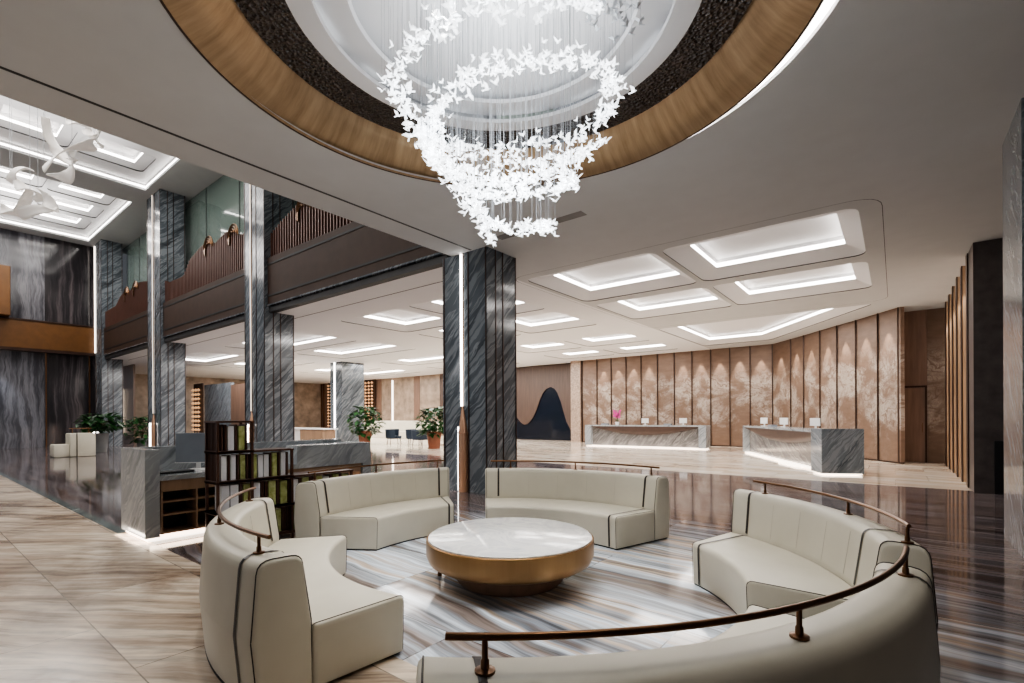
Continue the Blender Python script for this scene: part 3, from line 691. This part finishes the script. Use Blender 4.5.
# ------------------------------------------------------------------ bird chandelier
def catmull(P, n):
    P = [Vector(p) for p in P]; out = []
    for i in range(len(P) - 1):
        p0, p1, p2, p3 = P[max(i - 1, 0)], P[i], P[i + 1], P[min(i + 2, len(P) - 1)]
        for j in range(n):
            u = j / n
            out.append(.5 * ((2 * p1) + (-p0 + p2) * u + (2 * p0 - 5 * p1 + 4 * p2 - p3) * u ** 2 + (-p0 + 3 * p1 - 3 * p2 + p3) * u ** 3))
    return out + [P[-1]]
KA = [(-1.79, 3.42, 4.7), (-1.99, 3.01, 4.57), (-2.25, 2.75, 4.53), (-2.64, 2.63, 4.55), (-3.06, 2.62, 4.51), (-3.44, 2.77, 4.43), (-3.66, 3.1, 4.34), (-3.62, 3.52, 4.28), (-3.27, 3.98, 4.3), (-2.74, 4.33, 4.39), (-2.26, 4.4, 4.49), (-2.03, 4.13, 4.55), (-2.05, 3.73, 4.52), (-2.21, 3.35, 4.42), (-2.47, 3.08, 4.34), (-2.8, 2.95, 4.28), (-3.14, 3.0, 4.25), (-3.39, 3.18, 4.21), (-3.41, 3.55, 4.15), (-3.12, 3.97, 4.11), (-2.66, 4.2, 4.1), (-2.24, 4.22, 4.11)]
KB = [(-3.45, 3.05, 4.12), (-3.3, 3.0, 3.99), (-3.33, 3.24, 3.88), (-3.2, 3.59, 3.83), (-2.84, 3.93, 3.87), (-2.33, 4.02, 3.93)]
KB2 = [(-3.3, 2.95, 3.9), (-3.28, 3.24, 3.76), (-3.1, 3.55, 3.74), (-2.8, 3.8, 3.78), (-2.4, 3.9, 3.84)]
KC = [(-3.02, 2.97, 3.66), (-3.11, 3.28, 3.6), (-2.88, 3.65, 3.59), (-2.42, 3.82, 3.60), (-2.26, 3.76, 3.61)]
KD = [(-2.92, 3.04, 3.45), (-3.01, 3.3, 3.37), (-2.92, 3.55, 3.3), (-2.66, 3.76, 3.26), (-2.48, 3.71, 3.25)]
KE = [(-2.87, 3.21, 3.3), (-2.9, 3.32, 3.16), (-2.88, 3.39, 3.09)]
pos = []
for K, n, jit in ((KA, 16, .055), (KB, 18, .05), (KB2, 14, .05), (KC, 20, .04), (KD, 16, .04), (KE, 4, .03)):
    for p in catmull(K, n):
        for q in range(2):
            pos.append(p + Vector((random.gauss(0, jit), random.gauss(0, jit), random.gauss(0, jit * .8))))
pos += [Vector((-2.55, 3.05, 4.45)), Vector((-2.5, 3.2, 4.5))]
off = [Vector((-1.75 + random.gauss(0, .09), 3.6 + random.gauss(0, .12), 4.72 + random.gauss(0, .04))) for _ in range(26)]
def bird(bm, M4):
    def V(*p): return bm.verts.new(M4 @ Vector(p))
    h = V(0, .055, .004); tl = V(-.012, -.06, 0); tr = V(.012, -.06, 0); l = V(-.011, .015, 0); r = V(.011, .015, 0); t_ = V(0, .012, .012); b = V(0, .01, -.010)
    for f in ((h, l, t_), (h, t_, r), (h, b, l), (h, r, b), (l, tl, t_), (t_, tl, tr), (t_, tr, r), (l, b, tl), (b, tr, tl), (b, r, tr)): bm.faces.new(f)
    for s in (-1, 1):
        a, c, d, e_ = V(s * .005, .03, .008), V(s * .04, .03, .035), V(s * .085, -.012, .055), V(s * .03, -.012, .016)
        g_ = V(s * .008, -.012, .006)
        bm.faces.new((a, c, e_, g_)); bm.faces.new((c, d, e_))
ch = thing('bird_chandelier', 'spiralling chandelier of hundreds of glowing crystal birds on thin wires', 'chandelier', (RC[0], RC[1], HC + .4))
bm = B(); bird(bm, Matrix()); me0 = bpy.data.meshes.new('bird')
bmesh.ops.scale(bm, vec=(1, 1, 1), verts=bm.verts[:]); bm.to_mesh(me0); bm.free(); me0.materials.append(M['bird'])
base = Vector(ch.location); bulk = B(); cam = Vector((0, 0, 1.5))
order = sorted(range(len(pos)), key=lambda i: (pos[i] - cam).length); near = set(order[:100])
for i, p in enumerate(pos):
    rot = Matrix.Rotation(random.uniform(0, 2 * PI), 4, 'Z') @ Matrix.Rotation(random.gauss(.2, .4), 4, 'X') @ Matrix.Rotation(random.gauss(0, .35), 4, 'Y')
    sc = random.uniform(.45, .74)
    if i in near:
        o = bpy.data.objects.new('bird', me0); C.objects.link(o); o.parent = ch
        o.matrix_local = Matrix.Translation(p - base) @ rot @ Matrix.Scale(sc, 4)
    else: bird(bulk, Matrix.Translation(p) @ rot @ Matrix.Scale(sc, 4))
o = obj('birds', bulk, 'bird', ch, kind='stuff')
bm = B()
for p in off: bird(bm, Matrix.Translation(p) @ Matrix.Rotation(random.uniform(0, 6.3), 4, 'Z') @ Matrix.Scale(.6, 4))
obj('unlit_birds', bm, 'bird_off', ch, kind='stuff')
bm = B()
for i, p in enumerate(pos + off):
    if i % 3: continue
    r_ = .0011
    a = [bm.verts.new((p.x + r_ * math.cos(q * 2.094), p.y + r_ * math.sin(q * 2.094), p.z)) for q in range(3)]
    b = [bm.verts.new((p.x + r_ * math.cos(q * 2.094), p.y + r_ * math.sin(q * 2.094), HC + .41)) for q in range(3)]
    for q in range(3): bm.faces.new((a[q], a[(q + 1) % 3], b[(q + 1) % 3], b[q]))
obj('wires', bm, 'wire', ch, kind='stuff')
obj('ceiling_plate', lathe(B(), [(0, HC + .395), (.95, HC + .395), (.95, HC + .41), (0, HC + .41)], RC, 64), 'ceilwhite', ch)
for (x, y, z, e_) in ((-2.8, 3.4, 4.15, 8), (-2.75, 3.5, 3.7, 22)):
    l = bpy.data.lights.new('chandelier_lamp', 'POINT'); l.energy = e_; l.shadow_soft_size = .35; l.color = (.97, .98, 1)
    o = bpy.data.objects.new('chandelier_lamp', l); C.objects.link(o); o.location = (x, y, z)
# ------------------------------------------------------------------ twisted ribbon lamps in the high hall
def ribbon(bm, P, w, tw0, tw1):
    pts = catmull(P, 12); L = len(pts); pa = None
    for i, p in enumerate(pts):
        t_ = (pts[min(i + 1, L - 1)] - pts[max(i - 1, 0)]).normalized(); u = t_.cross(Vector((0, 0, 1))); u = u.normalized() if u.length > .01 else Vector((1, 0, 0)); v = u.cross(t_)
        an = tw0 + (tw1 - tw0) * i / L; ww = w * (.45 + .55 * math.sin(PI * (i + .5) / (L + 1)))
        dd = u * math.cos(an) + v * math.sin(an); nn = t_.cross(dd)
        a = [bm.verts.new(p + dd * ww * s_ + nn * .12 * ww * (1 - s_ * s_)) for s_ in (-1, -.5, 0, .5, 1)]
        if pa:
            for q in range(4): bm.faces.new((pa[q], pa[q + 1], a[q + 1], a[q]))
        pa = a
def ppt(px, py, d):     # a place in the hall on the line of sight, d metres deep
    yaw = math.atan2(383, 488); u = (px - 512) / 488; v = (416.8 - py) / 488; u, v = u + .005 * v, v - .005 * u
    return (d * (u * math.cos(yaw) - math.sin(yaw)), d * (u * math.sin(yaw) + math.cos(yaw)), 1.5 + v * d)
RB = {'larger twisted white ribbon lamp hanging highest in the tall hall': (
        [[(45, 117, 13), (48, 135, 13.2), (58, 152, 13.4), (68, 165, 13.2)], [(44, 170, 13.6), (58, 156, 13.2), (75, 150, 12.8), (92, 145, 12.6), (97, 132, 12.8)], [(86, 130, 13), (96, 142, 12.7), (98, 128, 12.8)], [(72, 150, 13), (72, 165, 13), (66, 178, 13.1), (50, 176, 13.4)], [(66, 120, 13.4), (80, 124, 13.2), (92, 132, 13)]], 18),
      'lower twisted white ribbon lamp at the far left of the tall hall': (
        [[(10, 182, 14), (18, 172, 13.8), (30, 170, 13.6)], [(12, 178, 14), (22, 188, 13.7), (34, 192, 13.5), (40, 202, 13.6)], [(30, 190, 13.6), (24, 204, 13.7), (18, 214, 13.8), (36, 210, 13.5), (56, 210, 13.4)], [(38, 190, 13.5), (46, 200, 13.4), (56, 211, 13.4)], [(0, 206, 14), (8, 213, 13.9), (22, 214, 13.8)]], 20)}
for lb, (paths, tag_) in RB.items():
    c0 = ppt(*paths[0][0]); t = thing('pendant_lamp', lb, 'hanging lamp', c0, group='twisted ribbon lamps')
    for i, pth in enumerate(paths):
        bm = B(); ribbon(bm, [ppt(*p) for p in pth], .17, .4 + i, 3.4 + i); o = obj('ribbon', bm, 'ribbon', t, 180)
        md = o.modifiers.new('s', 'SOLIDIFY'); md.thickness = .02
        q = ppt(*pth[0]); obj('wire', tube(B(), [q, (q[0], q[1], HU)], .006, 4), 'wire', t)
# ------------------------------------------------------------------ work desk on the left
t = thing('work_desk', 'grey marble work desk with open wooden cubbies left of the bookshelf', 'desk', (-7.5, 3.4, 0))
obj('end_panel', boxb(-8.0, -7.03, 1.87, 2.02, .06, 1.12), 'marble3', t)
obj('side_panel', boxb(-8.0, -7.82, 2.02, 5.0, .06, 1.12), 'marble3', t)
obj('end_panel', boxb(-8.0, -7.03, 4.9, 5.05, .06, 1.08), 'marble3', t)
obj('raised_ledge', boxb(-7.35, -7.03, 3.75, 4.9, .80, 1.08), 'marble3', t)
obj('worktop', boxb(-7.82, -7.03, 2.02, 4.9, .74, .80), 'marble3', t)
cb = obj('cabinet', boxb(-7.80, -7.4, 2.04, 4.88, .08, .74), 'brown_door', t)
bm = B(); box(bm, -7.4, -7.06, 2.04, 4.88, .60, .735); obj('drawer_front', bm, 'tan', t)
bm = B()
for y in (2.04, 2.42, 2.80, 3.2, 3.9, 4.86): box(bm, -7.4, -7.06, y, y + .02, .08, .62)
for z in (.08, .30, .46): box(bm, -7.4, -7.07, 2.04, 3.2, z, z + .02)
obj('cubby_shelves', bm, 'tan', t)
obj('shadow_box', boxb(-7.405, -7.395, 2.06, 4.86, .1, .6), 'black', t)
obj('light_strip', boxb(-7.97, -7.07, 1.91, 5.0, .012, .03), 'led_desk', t)
area('desk_glow', (-6.98, 3.2, .05), .06, 2.6, 3, (0, math.radians(-60), 0), (1, .8, .6)); area('desk_glow', (-7.5, 1.8, .05), .9, .06, 2.5, (math.radians(60), 0, 0), (1, .85, .7))
def monitor(label, loc, rz, mat_='screen', s=1.0, group=None):
    t = thing('monitor', label, 'monitor', loc, rz, group)
    L = Vector((0, 0, 0)); x = t.location.copy(); t.location = (0, 0, 0); t.rotation_euler = (0, 0, 0)
    obj('screen', boxb(-.27 * s, .27 * s, -.012, .012, .10, .46 * s + .04, .004), mat_, t)
    obj('bezel', boxb(-.28 * s, .28 * s, -.010, .016, .09, .105), 'white', t)
    obj('neck', boxb(-.025, .025, .01, .035, .01, .28), 'white', t)
    obj('base', boxb(-.10, .10, -.06, .10, 0, .012, .003), 'white', t)
    t.location = x; t.rotation_euler = (0, 0, rz); return t
monitor('grey flat monitor seen on the marble work desk', (-7.52, 2.6, .802), math.radians(48))
t = obj('keyboard', boxb(-7.36, -7.2, 2.08, 2.45, .801, .83, .005), 'black', label='black keyboard on the marble work desk', cat='keyboard')
t = obj('keyboard', boxb(-7.3, -7.12, 2.95, 3.2, .801, .82, .004), 'black', label='small black device beside the monitor on the work desk', cat='device')
obj('paper_stack', boxb(-7.3, -7.1, 2.5, 2.85, .801, .83), 'white', label='white paper stack on the front edge of the work desk', cat='paper')
# ------------------------------------------------------------------ stepped bookshelf
t = thing('bookshelf', 'stepped dark bronze open bookshelf behind the left sofa', 'bookshelf', (-6.1, 3.1, 0))
XA, XB = -6.24, -5.94; Y0 = 2.25
tiers = [(.10, .43, 4.15), (.44, .77, 3.95), (.79, 1.11, 3.10), (1.13, 1.46, 2.62)]
for j, (z0, z1, ye) in enumerate(tiers):
    obj('shelf_board', boxb(XA - .02, XB + .02, Y0 - .02, ye + .02, z0 - .03, z0), 'shelf', t)
    obj('top_board', boxb(XA - .02, XB + .02, Y0 - .02, ye + .02, z1 - .012, z1 + .010), 'shelf', t)
for (y, zt) in ((Y0, 1.46), (2.62, 1.46), (3.10, 1.11), (3.95, .77), (4.15, .43)):
    for x in (XA, XB): obj('leg', boxb(x - .014, x + .014, y - .014, y + .014, 0, zt), 'shelf', t)
for j, (z0, z1, ye) in enumerate(tiers):
    bm = B()
    for q in range(7): box(bm, XA + .02 + .038 * q, XA + .034 + .038 * q, Y0, Y0 + .02, z0, z1)
    if j >= 2: obj('end_slats', bm, 'shelf', t)
    else: bm.free()
rnd = random.Random(3)
tier_word = ['bottom', 'second', 'third', 'top']
plan = {3: 'D D W D G D'.split(), 2: 'W D W D G D D G W W D G D W D'.split(), 1: 'W W D G W D D G D G D W D G D D G W D G D G'.split(), 0: 'D G D D D G D G D D G D G D G D G D D G D'.split()}
word = {'W': 'white', 'G': 'green marbled', 'D': 'dark brown'}
matn = {'W': 'white_onyx', 'G': 'green_onyx', 'D': 'shelf'}
proto = {}
for kk in 'WGD':
    proto[kk] = None
for j, (z0, z1, ye) in enumerate(tiers):
    L = plan[j]; n = len(L); wid = {'W': 1.35, 'G': 1.35, 'D': .62}; tot = sum(wid[c] for c in L); y = Y0 + .04; sc = (ye - .03 - y) / tot
    for i, c in enumerate(L):
        w_ = wid[c] * sc; h_ = (z1 - z0) * (rnd.uniform(.84, .90) if c != 'D' else .9); xb = XB - .02 - rnd.uniform(.0, .012)
        o = obj('deco_panel', boxb(XB - .2 - .0, xb, y + .006, y + w_ - .006, z0 + .001, z0 + h_, .002), matn[c],
                label='%s upright decorative panel on the %s tier of the stepped bookshelf' % (word[c], tier_word[j]), cat='deco_panel', group='%s panels on the %s tier' % (word[c], tier_word[j]))  # these are decorative panels, the dark brown ones fins of the shelf
        y += w_
# ------------------------------------------------------------------ reception desks
def desk_unit(label, p, q, h, depth, endw, jog=None):
    """desk from p to q in plan, front on the right-hand side of p->q"""
    p, q = Vector(p), Vector(q); d = (q - p).normalized(); n_ = Vector((-d.y, d.x)); L = (q - p).length
    def W_(s, f): v = p + d * s + n_ * f; return (v.x, v.y)
    t = thing('reception_desk', label, 'desk', (*W_(L / 2, depth / 2), 0), group='reception desks')
    def slab(nm, s0, s1, f0, f1, z0, z1, mt, bev=0):
        bm = prism(B(), [W_(s0, f0), W_(s1, f0), W_(s1, f1), W_(s0, f1)], z0, z1)
        return obj(nm, bm, mt, t)
    slab('countertop', 0, L, 0, depth, h - .06, h, 'marble3')
    slab('end_block', 0, endw, 0, depth, .045, h - .06, 'marble3'); slab('end_block', L - endw, L, 0, depth, .045, h - .06, 'marble3')
    slab('front_panel', endw, L - endw, .25, .35, .045, h - .06, 'marble4')
    slab('light_strip', .05, L - .05, .06, depth - .05, .015, .045, 'led_desk')
    # boat-shaped bronze bowl under the counter
    bm = B(); n = 24; prev = None
    for i in range(n + 1):
        u = i / n; s = endw + (L - 2 * endw) * u; dz = .40 * (math.sin(PI * u) ** .8)
        a = [bm.verts.new((*W_(s, .02), h - .065)), bm.verts.new((*W_(s, .03), h - .065 - dz * .55)), bm.verts.new((*W_(s, .14), h - .065 - dz * .95)), bm.verts.new((*W_(s, .25), h - .07 - dz))]
        if prev:
            for k in range(3): bm.faces.new((prev[k], prev[k + 1], a[k + 1], a[k]))
        prev = a
    obj('bronze_bowl', bm, 'bowl', t, 60)
    return t, W_, d
t1, W1, d1 = desk_unit('long grey marble reception desk with pink orchid on top', (-12.45, 21.9), (-6.6, 22.35), 1.07, .9, .32)
t2, W2_, d2 = desk_unit('grey marble reception desk at the right, running toward the wood fins', (-4.85, 21.3), (-1.42, 14.7), 1.10, .85, .06)
bm = prism(B(), [(-1.45, 14.40), (-.60, 14.82), (-.90, 15.42), (-1.75, 15.0)], .045, 1.16); obj('end_cube', bm, 'marble2', t2)
bm = prism(B(), [(-1.42, 14.44), (-.64, 14.83), (-.90, 15.38), (-1.70, 14.98)], .015, .045); obj('light_strip', bm, 'led_desk', t2)
obj('trim_step', prism(B(), [(-2.9, 17.3), (-2.2, 16.1), (-1.9, 16.3), (-2.6, 17.5)], .0, .05), 'led_desk', kind=S, label='glowing step at the foot of the right reception desk', cat='light strip')
for i, (s, f, W_, d, h, lb) in enumerate(((2.95, .5, W1, d1, 1.07, 'white monitor in the middle of the long reception desk'), (4.75, .5, W1, d1, 1.07, 'white monitor at the right end of the long reception desk'),
        (1.0, .5, W2_, d2, 1.10, 'white monitor at the far end of the right reception desk'), (3.1, .5, W2_, d2, 1.10, 'white monitor in the middle of the right reception desk'), (5.6, .5, W2_, d2, 1.10, 'white monitor nearest the marble end cube'))):
    p = W_(s, f); monitor(lb, (p[0], p[1], h + .002), math.atan2(d.y, d.x) + (.15 if i < 2 else .5), 'white', .62 if i < 2 else .6, 'monitors on the reception desks')
p = W1(1.55, .45)
t = thing('orchid', 'pink orchid in a small pot on the long reception desk', 'plant', (p[0], p[1], 1.07))
obj('pot', lathe(B(), [(0, 1.07), (.08, 1.07), (.11, 1.22), (.09, 1.22), (0, 1.2)], p, 16), 'white', t)
bm = B(); tube(bm, [(p[0], p[1], 1.2), (p[0] - .02, p[1], 1.45), (p[0] - .1, p[1], 1.62)], .008, 5); tube(bm, [(p[0], p[1], 1.2), (p[0] + .04, p[1], 1.5), (p[0] + .05, p[1], 1.7)], .008, 5); obj('stem', bm, 'leaf', t)
bm = B()
for q in range(34):
    c_ = Vector((p[0] + rnd.uniform(-.22, .18), p[1] + rnd.uniform(-.1, .1), rnd.uniform(1.42, 1.80))); 
    for a_ in range(5):
        an = a_ * 1.257 + q; u_ = Vector((math.cos(an), .25, math.sin(an))) * .055; v_ = Vector((-math.sin(an), 0, math.cos(an))) * .022
        bm.faces.new([bm.verts.new(c_), bm.verts.new(c_ + u_ * .6 + v_), bm.verts.new(c_ + u_), bm.verts.new(c_ + u_ * .6 - v_)])
obj('blossoms', bm, 'orchid', t)
bm = B()
for q in range(7):
    an = q * .9; c_ = Vector((p[0], p[1], 1.22)); e_ = c_ + Vector((math.cos(an) * .22, math.sin(an) * .22, .07)); m_ = (c_ + e_) / 2 + Vector((0, 0, .07)); s_ = Vector((-math.sin(an), math.cos(an), 0)) * .035
    vs = [bm.verts.new(v) for v in (c_, m_ + s_, e_, m_ - s_)]; bm.faces.new(vs)
obj('leaves', bm, 'leaf', t)
for i, (s, W_, h, lb) in enumerate(((.75, W1, 1.07, 'low papers tray at the left of the long reception desk'), (3.9, W1, 1.07, 'low papers tray between the monitors of the long reception desk'), (2.1, W2_, 1.10, 'dark card holder on the right reception desk'))):
    a, b, c_, e_ = W_(s, .3), W_(s + .35, .3), W_(s + .35, .5), W_(s, .5)
    obj('desk_tray', prism(B(), [a, b, c_, e_], h + .002, h + .07), 'screen', label=lb, cat='tray')
# ------------------------------------------------------------------ plants
def plant(label, loc, potm, ph, pr_, ch_, cr, group, n=260, stem_h=.6):
    t = thing('potted_plant', label, 'plant', loc, 0, group); x, y, z = loc
    obj('pot', lathe(B(), [(0, z), (pr_ * .75, z), (pr_, z + ph), (pr_ * .88, z + ph), (pr_ * .84, z + ph - .05), (0, z + ph - .05)], (x, y), 24), potm, t, 50)
    bm = B(); cz = z + ph + stem_h
    for q in range(7):
        an = q * 2.4; tube(bm, [(x, y, z + ph - .05), (x + math.cos(an) * .06, y + math.sin(an) * .06, z + ph + stem_h * .5), (x + math.cos(an) * cr * .5, y + math.sin(an) * cr * .5, cz + ch_ * .3)], [.02, .014, .006], 5)
    obj('stems', bm, 'stem', t)
    bm = B()
    for q in range(n):
        an = rnd.uniform(0, 2 * PI); r_ = cr * rnd.uniform(.1, 1) ** .6; hh = rnd.uniform(-.5, .5); r_ *= math.sqrt(max(.05, 1 - (hh * 1.8) ** 2))
        c_ = Vector((x + r_ * math.cos(an), y + r_ * math.sin(an), cz + hh * ch_)); a2 = an + rnd.gauss(0, .8)
        l_ = rnd.uniform(.22, .38) * (cr / .5) ** .5; dr = Vector((math.cos(a2), math.sin(a2), rnd.gauss(0, .45))).normalized(); sd = dr.cross(Vector((0, 0, 1))).normalized() * l_ * .26
        vs = [bm.verts.new(v) for v in (c_, c_ + dr * l_ * .5 + sd, c_ + dr * l_ + Vector((0, 0, -.05)), c_ + dr * l_ * .5 - sd)]; bm.faces.new(vs)
    obj('foliage', bm, 'leaf', t)
    return t
plant('bushy green plant in a red clay pot beside the far marble column', (-23.2, 16.3, 0), 'terracotta', .75, .38, 1.5, .85, None, 420, .55)
plant('bushy green plant in a red clay pot at the left edge of the lounge column', (-17.5, 16.2, 0), 'terracotta', .8, .36, 1.3, .75, None, 380, .5)
plant('low wide fern behind the small cream sofa far left', (-28.4, 5.9, 0), 'grey_pot', .85, .3, .7, .8, None, 320, .5)
plant('spiky green plant between the two leftmost columns', (-30.3, 7.95, 0), 'grey_pot', .5, .25, 1.3, .6, None, 260, .45)
# small far sofa
t = thing('armchair', 'small cream sofa with a dark strap far left by the end wall', 'sofa', (-26.0, 4.6, 0))
obj('backrest', boxb(-26.3, -25.5, 4.35, 5.15, 0, .93, .05), 'sofa', t, 40)
obj('seat', boxb(-26.4, -25.6, 3.9, 4.4, 0, .5, .05), 'sofa', t, 40)
obj('strap', boxb(-25.51, -25.48, 4.55, 4.58, .0, .94), 'piping', t)
obj('rail', tube(B(), [(-25.9, 4.4, 1.12), (-25.9, 5.1, 1.12)], .02, 8), 'bronze_rail', t)
obj('post', tube(B(), [(-25.9, 4.5, .92), (-25.9, 4.5, 1.12)], .02, 8), 'bronze_rail', t); obj('post', tube(B(), [(-25.9, 5.0, .92), (-25.9, 5.0, 1.12)], .02, 8), 'bronze_rail', t)
# tea lounge furniture
t = thing('tub_chair', 'dark navy tub chair at a low table, nearest the red clay pot', 'chair', (0, 0, 0), 0, 'navy tub chairs in the tea lounge')
obj('seat', lathe(B(), [(0, .30), (.40, .30), (.42, .45), (0, .46)], (0, 0), 24), 'navy', t, 50)
bm = B(); secs_ = []
for i in range(17):
    an = math.radians(-20 + 220 * i / 16); secs_.append([((r_) * math.cos(an), (r_) * math.sin(an), z_) for r_, z_ in ((.38, .32), (.46, .32), (.50, .82), (.42, .84))])
obj('backrest', sweep(bm, secs_), 'navy', t, 50)
for sx in (-.27, .27):
    for sy in (-.27, .27): obj('leg', tube(B(), [(sx, sy, .31), (sx * 1.15, sy * 1.15, 0)], .02, 6), 'bronze_dark', t)
t.location = (-22.3, 17.6, 0); t.rotation_euler = (0, 0, 2.2)
chs = [t, dup(t, (-20.9, 17.9, 0), 2.6, 'dark navy tub chair in the middle of the three in the tea lounge'), dup(t, (-19.95, 17.5, 0), 3.4, 'dark navy tub chair rightmost of the three in the tea lounge')]
t = thing('round_table', 'small round white table by the right plant of the tea lounge', 'table', (-18.0, 17.9, 0))
obj('tabletop', lathe(B(), [(0, .70), (.75, .70), (.75, .74), (0, .74)], (-18.0, 17.9), 32), 'white', t, 40)
obj('base', lathe(B(), [(0, 0), (.4, 0), (.4, .03), (.04, .06), (.04, .70), (0, .70)], (-18.0, 17.9), 24), 'bronze_rail', t, 50)
t = thing('round_table', 'small wooden side table between the navy tub chairs', 'table', (-19.2, 18.6, 0))
obj('tabletop', lathe(B(), [(0, .5), (.5, .5), (.5, .62), (0, .62)], (-19.2, 18.6), 24), 'tan_light', t, 40)
obj('base', lathe(B(), [(0, 0), (.3, 0), (.3, .03), (.05, .06), (.05, .5), (0, .5)], (-19.2, 18.6), 24), 'tan_light', t, 50)
t = thing('banquette', 'long white bench along the back of the tea lounge', 'bench', (-25, 22, 0))
obj('seat', boxb(-33, -19, 22.2, 22.8, 0, .5, .03), 'sofa', t); obj('backrest', boxb(-33, -19, 22.8, 23.0, 0, 1.25, .03), 'sofa', t)
t = thing('bar_counter', 'low white counter with brown front behind the work desk', 'counter', (-26.5, 13.5, 0))
obj('countertop', boxb(-28.5, -23.6, 14.0, 14.9, .86, .93, .01), 'white', t); obj('front_panel', boxb(-28.4, -26.0, 14.1, 14.8, 0, .86), 'white', t); obj('brown_box', boxb(-26.0, -23.7, 14.05, 14.8, 0, .85), 'tan', t)
# ------------------------------------------------------------------ lamps
for (x, y, tx, ty, e_) in ((-3.9, 1.7, -3.3, 1.9, 170), (-4.6, 3.6, -4.6, 3.4, 110), (-3.6, 5.2, -3.2, 5.1, 110), (-1.3, 4.6, -1.0, 4.3, 120), (-.8, 2.2, -.8, 2.2, 80), (-2.7, 2.4, -2.8, 3.5, 230), (-2.9, 4.6, -2.8, 3.5, 150)):
    spot('lounge_downlight', (x, y, 4.79), (tx, ty, 0), e_, 70, .8, .12, (1, .95, .88))
area('entrance_fill_light', (-9, -.5, 8.5), 6, 3, 480, (0, 0, 0), (1, .94, .86))  # added lamp without a fitting, brightens the front left floor
for (x, y, e_) in ((-10, 10.5, 60), (-4, 16.8, 70), (-9, 18, 70), (-2, 17.5, 50), (-11, 19, 60)):
    area('reception_downlight', (x, y, 4.78), 1.2, 1.2, e_)
spot('hall_spot', (-34.5, 3, 4.9), (-35.9, 3.2, 2.5), 160, 50, .6, .05, (.8, .9, 1))
for yy in (2.2, 4.6, 6.2): spot('hall_spot', (-33.5, yy, 10.8), (-36, yy, 7), 250, 55, .8, .1)
# ------------------------------------------------------------------ world and camera
w = bpy.data.worlds.new('world'); bpy.context.scene.world = w; w.use_nodes = True
bg = w.node_tree.nodes['Background']; bg.inputs[0].default_value = (.85, .9, 1, 1); bg.inputs[1].default_value = .22
cam = bpy.data.cameras.new('camera'); co = bpy.data.objects.new('camera', cam); C.objects.link(co)
cam.sensor_width = 36; cam.lens = 488 / 1024 * 36; cam.shift_y = (416.8 - 341.5) / 1024; cam.clip_end = 200; cam.clip_start = .05
yaw = math.atan2(383, 488)
co.matrix_world = Matrix.Translation((0, 0, 1.5)) @ Matrix.Rotation(yaw, 4, 'Z') @ Matrix.Rotation(PI / 2, 4, 'X') @ Matrix.Rotation(-.005, 4, 'Z')
sc = bpy.context.scene; sc.camera = co
sc.view_settings.view_transform = 'AgX'; sc.view_settings.look = 'AgX - Medium High Contrast'; sc.view_settings.exposure = 0.22
cy_ = sc.cycles
cy_.use_denoising = True; cy_.max_bounces = 7; cy_.diffuse_bounces = 4; cy_.glossy_bounces = 4; cy_.transparent_max_bounces = 8; cy_.sample_clamp_indirect = 6
